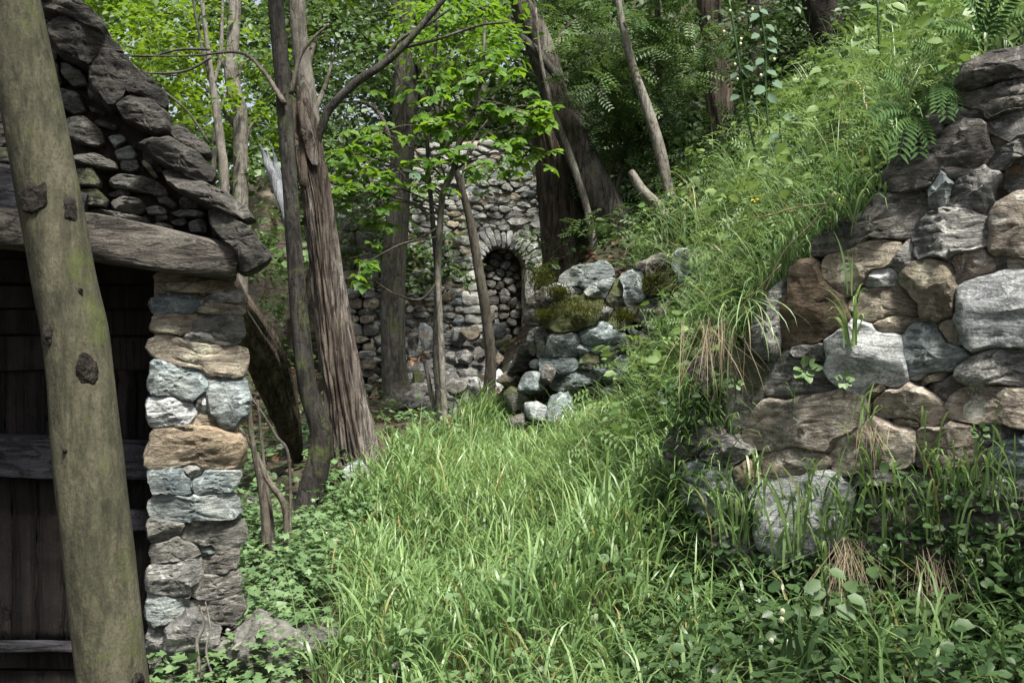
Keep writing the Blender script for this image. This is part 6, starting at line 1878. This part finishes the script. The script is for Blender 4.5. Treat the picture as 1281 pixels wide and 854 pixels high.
# ------------------------------------------------------------------ single plants one can point to
def tuft(name, label, cat, base, n, h, w, yaw, spread_yaw, bend, lean, mat, seed, group=None, spread=.02, r=(0.2, 1), seg=8, blades_as_parts=True):
    g = np.random.default_rng(seed)
    base = np.asarray(base, float)
    t = thing(name, base, label, cat, group)
    B = base + np.column_stack([g.normal(size=(n, 2)) * spread, g.normal(size=n) * spread * .4])
    hh = h * g.uniform(.55, 1.15, n)
    yy = yaw + g.normal(size=n) * spread_yaw
    ww = w * g.uniform(.7, 1.2, n)
    bb, ll = g.uniform(*bend, n), g.uniform(*lean, n)
    rr = g.uniform(*r, n)
    if blades_as_parts:
        for i in range(n):
            V, q, k = blade_arrays(B[i:i + 1], hh[i:i + 1], ww[i:i + 1], yy[i:i + 1], ll[i:i + 1], bb[i:i + 1], seg, g.normal(size=1) * .6)
            put('blade', mesh_np('blade', V - B[i], q, M[mat], True, np.full(len(V), rr[i])), B[i], t)
    else:
        V, q, k = blade_arrays(B, hh, ww, yy, ll, bb, seg, g.normal(size=n) * .6)
        put('blades', mesh_np('blades', V - base, q, M[mat], True, np.repeat(rr, k)), base, t, kind='stuff')
    return t
wp = lambda u, v, d=.12: WALL.world(*WALL.loc(u, v), d)
tuft('grass_tuft', 'arching bright grass tuft in the wall joint before the wide pale stone', 'grass tuft', wp(1085, 432, .22), 14, .36, .016, -1.9, 1.5, (1.6, 2.9), (.0, .35), 'grass', 1, 'grass tufts rooted in the terrace wall')
tuft('grass_tuft', 'tall upright grass blades in front of the low pale rough stone', 'grass tuft', wp(1010, 690, .25), 22, .52, .015, -1.8, 1.5, (.6, 2.2), (.0, .3), 'grass', 2, 'grass tufts rooted in the terrace wall', .06)
tuft('grass_tuft', 'grass tuft above the long dry straw hanging at the middle of the wall foot', 'grass tuft', wp(1075, 660, .2), 24, .46, .015, -1.8, 1.6, (.5, 2.2), (.0, .35), 'grass', 3, 'grass tufts rooted in the terrace wall', .06)
tuft('grass_tuft', 'grass tuft above the shorter dry straw near the right edge', 'grass tuft', wp(1185, 665, .2), 20, .46, .014, -1.7, 1.6, (.5, 2.2), (.0, .3), 'grass', 4, 'grass tufts rooted in the terrace wall', .06)
tuft('grass_tuft', 'curling grass tuft beside the pale blue grey stone at the left foot of the wall', 'grass tuft', wp(940, 668, .25), 20, .42, .014, -2.0, 1.5, (1.4, 2.8), (.0, .4), 'grass', 5, 'grass tufts rooted in the terrace wall', .06)
tuft('grass_tuft', 'small grass tuft with dry roots above the pink slab in the wall', 'grass tuft', wp(1100, 528, .2), 14, .22, .010, -1.6, 1.8, (.4, 1.8), (.0, .6), 'grass', 6, 'grass tufts rooted in the terrace wall', .03)
tuft('grass_tuft', 'thin curling blade tuft on top of the broad lumpy pinkish stone', 'grass tuft', wp(1012, 500, .2), 6, .16, .012, 3.0, .8, (1.8, 2.8), (.0, .3), 'grass', 7, 'grass tufts rooted in the terrace wall', .02)
tuft('grass_tuft', 'single upright blades rising in front of the tan slab below the dark jutting slab', 'grass tuft', wp(1090, 372, .22), 4, .30, .013, -2.6, .6, (.2, .9), (.0, .15), 'grass', 8, 'grass tufts rooted in the terrace wall', .02)
GD = 'dry straw tufts hanging on the terrace wall'
tuft('dry_grass_tuft', 'long bundle of dry brown straw hanging over the overgrown left end of the wall', 'dry grass', wp(915, 405, .26), 70, .46, .0035, -1.9, .5, (.05, .9), (1.9, 2.8), 'dry', 11, GD, .075, (0, 1), blades_as_parts=False)
tuft('dry_grass_tuft', 'long dry pale straw hanging from the grass tuft at the middle of the wall foot', 'dry grass', wp(1080, 668, .24), 80, .48, .0035, -2.0, .5, (.05, .9), (1.9, 2.8), 'dry', 12, GD, .05, (0, 1), blades_as_parts=False)
tuft('dry_grass_tuft', 'shorter dry straw hanging from the grass tuft near the right edge', 'dry grass', wp(1180, 685, .24), 60, .36, .0035, -1.8, .6, (.05, .9), (1.9, 2.8), 'dry', 13, GD, .05, (0, 1), blades_as_parts=False)
tuft('dry_grass_tuft', 'small wisp of dry roots hanging over the pink slab in the wall', 'dry grass', wp(1105, 530, .2), 30, .22, .003, -1.8, .6, (.05, .9), (1.9, 2.8), 'dry', 14, GD, .03, (0, 1), blades_as_parts=False)
tuft('seeding_grass', 'thin pale grass with hanging seed heads beside the rusty brown boulder', 'grass tuft', wp(955, 380, .28), 26, .42, .007, -2.0, .7, (1.0, 1.6), (1.2, 2.0), 'bankgrass', 15, None, .06, (.6, 1), blades_as_parts=False)
tuft('long_grass_tuft', 'long pale wiry grass arching left over the collapsed wall', 'grass tuft', at(872, 345, 9.3), 46, .95, .006, 3.3, .45, (1.7, 2.5), (.5, 1.0), 'bankgrass', 16, None, .08, (.5, 1), blades_as_parts=False)
tuft('long_grass_tuft', 'tall arching grass with drooping tips at the crest above the pale stone on the bank', 'grass tuft', at(862, 300, 9.8), 22, .75, .014, 2.9, .9, (1.6, 2.8), (.0, .4), 'bankgrass', 17, None, .10, (.4, 1), blades_as_parts=False)
tuft('strap_leaved_plant', 'dark strap leaved plant at the bottom edge among the leaves', 'plant', at(990, 862, 4.3), 9, .34, .030, -1.2, 1.4, (.2, 1.0), (.0, .35), 'shadeherb', 18, None, .04, (.1, .5))
# hanging twigs at the corner of the wall
for k, (pts, lab) in enumerate([([(1070, 250, 3), (1045, 285, 3), (1010, 320, 2.5), (985, 370, 2)], 'long dead twig drooping across the end of the dark jutting slab'),
                                ([(1060, 262, 3), (1020, 268, 3), (990, 276, 2.5), (965, 280, 2)], 'dead twig lying level above the dark jutting slab'),
                                ([(1005, 335, 2.5), (960, 385, 2.5), (920, 430, 2), (872, 478, 2)], 'pale thin dead stem slanting across the hanging dry straw')]):
    P = np.array([wp(u, v, .3) for u, v, w in pts]); R = np.array([w * .3 / F * 5.4 for u, v, w in pts])
    V, f = tube_arrays(P, R, NT=6, n=24, bark=.3, seed=k, wobble=.008)
    put('dead_twig', mesh_np('dead_twig', V - P[0], f, M['dry'], True, np.full(len(V), .4)), P[0], None, lab, 'twig', 'dead twigs hanging at the wall corner')

def fern(base, label, fr, seed):
    g = np.random.default_rng(seed)
    base = np.asarray(base, float)
    t = thing('fern', base, label, 'fern', 'ferns on top of the terrace wall')
    T, Fc = TM['fern']
    for (du, dv, L) in fr:
        L *= .8
        d = np.array([du, -.45, -dv])
        d = unit(d)
        # a frond: the flat template bent along an arc
        y = T[:, 1]
        X = unit(np.cross(d, [0, -.8, .6])); Z = np.cross(X, d)
        V = L * (T[:, :1] * X + y[:, None] * d + (.22 * np.sin(y * 2.6))[:, None] * np.array([0, -.2, 1]) + T[:, 2:3] * Z)
        put('frond', mesh_np('frond', V, Fc, M['fern'], True, np.full(len(V), g.random())), base, t)
fern(wp(1150, 150, .15), 'green fern fronds hanging over the long dark cracked slab', [(-.35, .9, .34), (-.75, .7, .30), (.05, 1.0, .30), (.3, .8, .24), (-.9, .2, .30), (.5, -.2, .26), (-.5, -.5, .3)], 1)
fern(wp(1185, 112, .15), 'smaller fern with fronds hanging beside the topmost dark slab', [(.45, .9, .22), (.05, 1.0, .26), (-.2, .9, .22), (.7, -.1, .24), (-.5, -.6, .26)], 2)
fern(wp(1235, 60, .1), 'fern standing at the top of the wall near the right edge of the view', [(.4, -.7, .3), (-.5, -.6, .32), (-.9, -.1, .3), (.7, -.3, .28), (0, -1, .3)], 3)

def tall_plant(label, stem, Y, leaves, seed, size=.095, mat='pale', flowers=()):
    g = np.random.default_rng(seed)
    P, R = path_px([(u, v, 3) for u, v in stem], Y)
    t = thing('tall_stem_plant', P[0], label, 'plant', 'tall pale leaved plants on the bank')
    limb('stem', P, R, M['mid'], t, NT=6, n=20)
    T, Fc = TM['mid']
    me = mesh_np('leaf', T * [1.25, 1, 1], Fc, M[mat], True, np.full(len(T), .5))
    for (u, v) in leaves:
        p = at(u, v, Y)
        su = np.interp(v, [s[1] for s in stem][::-1], [s[0] for s in stem][::-1])
        dx = (u - su) if abs(u - su) > 1 else g.choice([-1, 1])
        leaf_obj(t, me, p - [dx / F * Y * .5, 0, 0], np.array([np.sign(dx) * .8, -.35, -.55 + g.normal() * .2]), np.array([g.normal() * .3, -.8, .7]), size * g.uniform(.8, 1.2))
    for (u, v) in flowers:
        V, f = rock_arrays((.020, .020, .03), seed, 2, 4, .1)
        put('flower', mesh_np('flower', V, f, M['flower'], True, np.full(len(V), g.random())), at(u, v, Y - .03), t)
z = lambda L: [(900 + x / 3.28, y / 3.28) for x, y in L]
tall_plant('tall plant with big pale leaves up its stem in front of the narrow dark trunk', [(962, 170), (958, 110), (958, 60), (950, 8)], 8.6,
           z([(145, 140), (205, 100), (210, 150), (195, 195), (170, 240), (195, 290), (240, 330), (180, 355), (210, 385), (165, 40), (150, 55)]), 1, .10, flowers=z([(135, 40), (225, 245), (170, 310)]))
tall_plant('shorter plant with cream flower spikes left of the tallest pale leaved one', [(945, 190), (932, 130), (922, 60), (912, 0)], 8.8,
           z([(60, 390), (95, 285), (130, 415), (135, 445), (60, 300), (120, 270)]), 2, .085, flowers=z([(45, 45), (20, 130), (90, 160), (65, 265), (75, 325), (88, 180)]))
tall_plant('leafy stem with pale leaves lower down in the grass of the crest', [(985, 240), (978, 190), (975, 140)], 8.2, z([(270, 480), (285, 650), (230, 540), (300, 600), (250, 590)]), 3, .10)
tall_plant('tall plant with long drooping leaves at the top edge above the bank', [(1105, 120), (1100, 60), (1098, 0)], 7.4, z([(570, 90), (590, 50), (680, 60), (760, 15), (720, 20), (640, 30), (530, 150), (680, 110)]), 4, .12, 'bankherb')
tall_plant('white flowered stem in the dark leaves at the bottom right', [(985, 850), (982, 800), (978, 762)], 4.4, [(1000, 800), (960, 790), (1010, 760), (955, 765)], 5, .06, 'shadeherb', [(979, 765), (984, 803), (986, 822), (965, 802), (978, 775)])
tall_plant('broad leaved stem standing in the dark tangle left of the long dry straw', [(1040, 830), (1036, 760), (1030, 712)], 4.5, [(1042, 712), (1020, 725), (1022, 758), (1052, 758), (1030, 735), (1085, 745), (1098, 752)], 6, .085, 'herb')

def sprig(label, base, d, seed, size, n, mat='herb'):
    g = np.random.default_rng(seed)
    t = thing('small_wall_plant', base, label, 'plant', 'small leafy plants in the wall joints')
    T, Fc = TM['round']
    me = mesh_np('leaf', T, Fc, M[mat], True, np.full(len(T), .6))
    for i in range(n):
        an = 2 * np.pi * i / n + g.normal() * .3
        D = np.array([math.cos(an), -.5, math.sin(an) * .7 + .1])
        leaf_obj(t, me, base + D * size * g.uniform(.2, .9), D, np.array([0, -.7, .7]) + g.normal(size=3) * .2, size * g.uniform(.7, 1.1))
    limb('stem', [base + [0, 0, -.08], base], [.003, .002], M['mid'], t, NT=5, n=5)
sprig('small plant of rounded leaves in the joint left of the wide pale stone', wp(1024, 462, .2), 0, 1, .05, 10)
sprig('tiny leafy plant under the arching grass tuft on the wide pale stone', wp(1076, 474, .24), 0, 2, .035, 8)
sprig('small leafy plant at the right edge above the blue grey corner stone', wp(1238, 536, .2), 0, 3, .035, 8)
sprig('tiny plant with round leaves hanging at the left end below the rusty boulder', wp(945, 478, .25), 0, 4, .03, 8)
p = at(1050, 254, 5.5)
T, Fc = TM['mid']
o = put('yellow_leaf', mesh_np('yellow_leaf', np.vstack([T * .045, T[:, [1, 0, 2]] * .03]), np.vstack([Fc, Fc[:, ::-1] + len(T)]), M['yflower'], True, np.full(2 * len(T), .5)), p, None, 'bright yellow withered leaf caught above the dark jutting slab', 'leaf')
o.rotation_euler = (1.0, .4, -.6)
p = at(944, 250, 7.2)
V, Fa, n_ = leaf_arrays(np.repeat(p[None], 7, 0) - p, rand_dirs(7, np.random.default_rng(3)) + [0, -.3, .2], np.tile([0, -.7, .7], (7, 1)), .03, 'mid')
put('yellow_flower', mesh_np('yellow_flower', V, Fa, M['yflower'], True, np.full(len(V), .6)), p, None, 'small yellow flower in the green of the bank above the pale stone', 'flower')
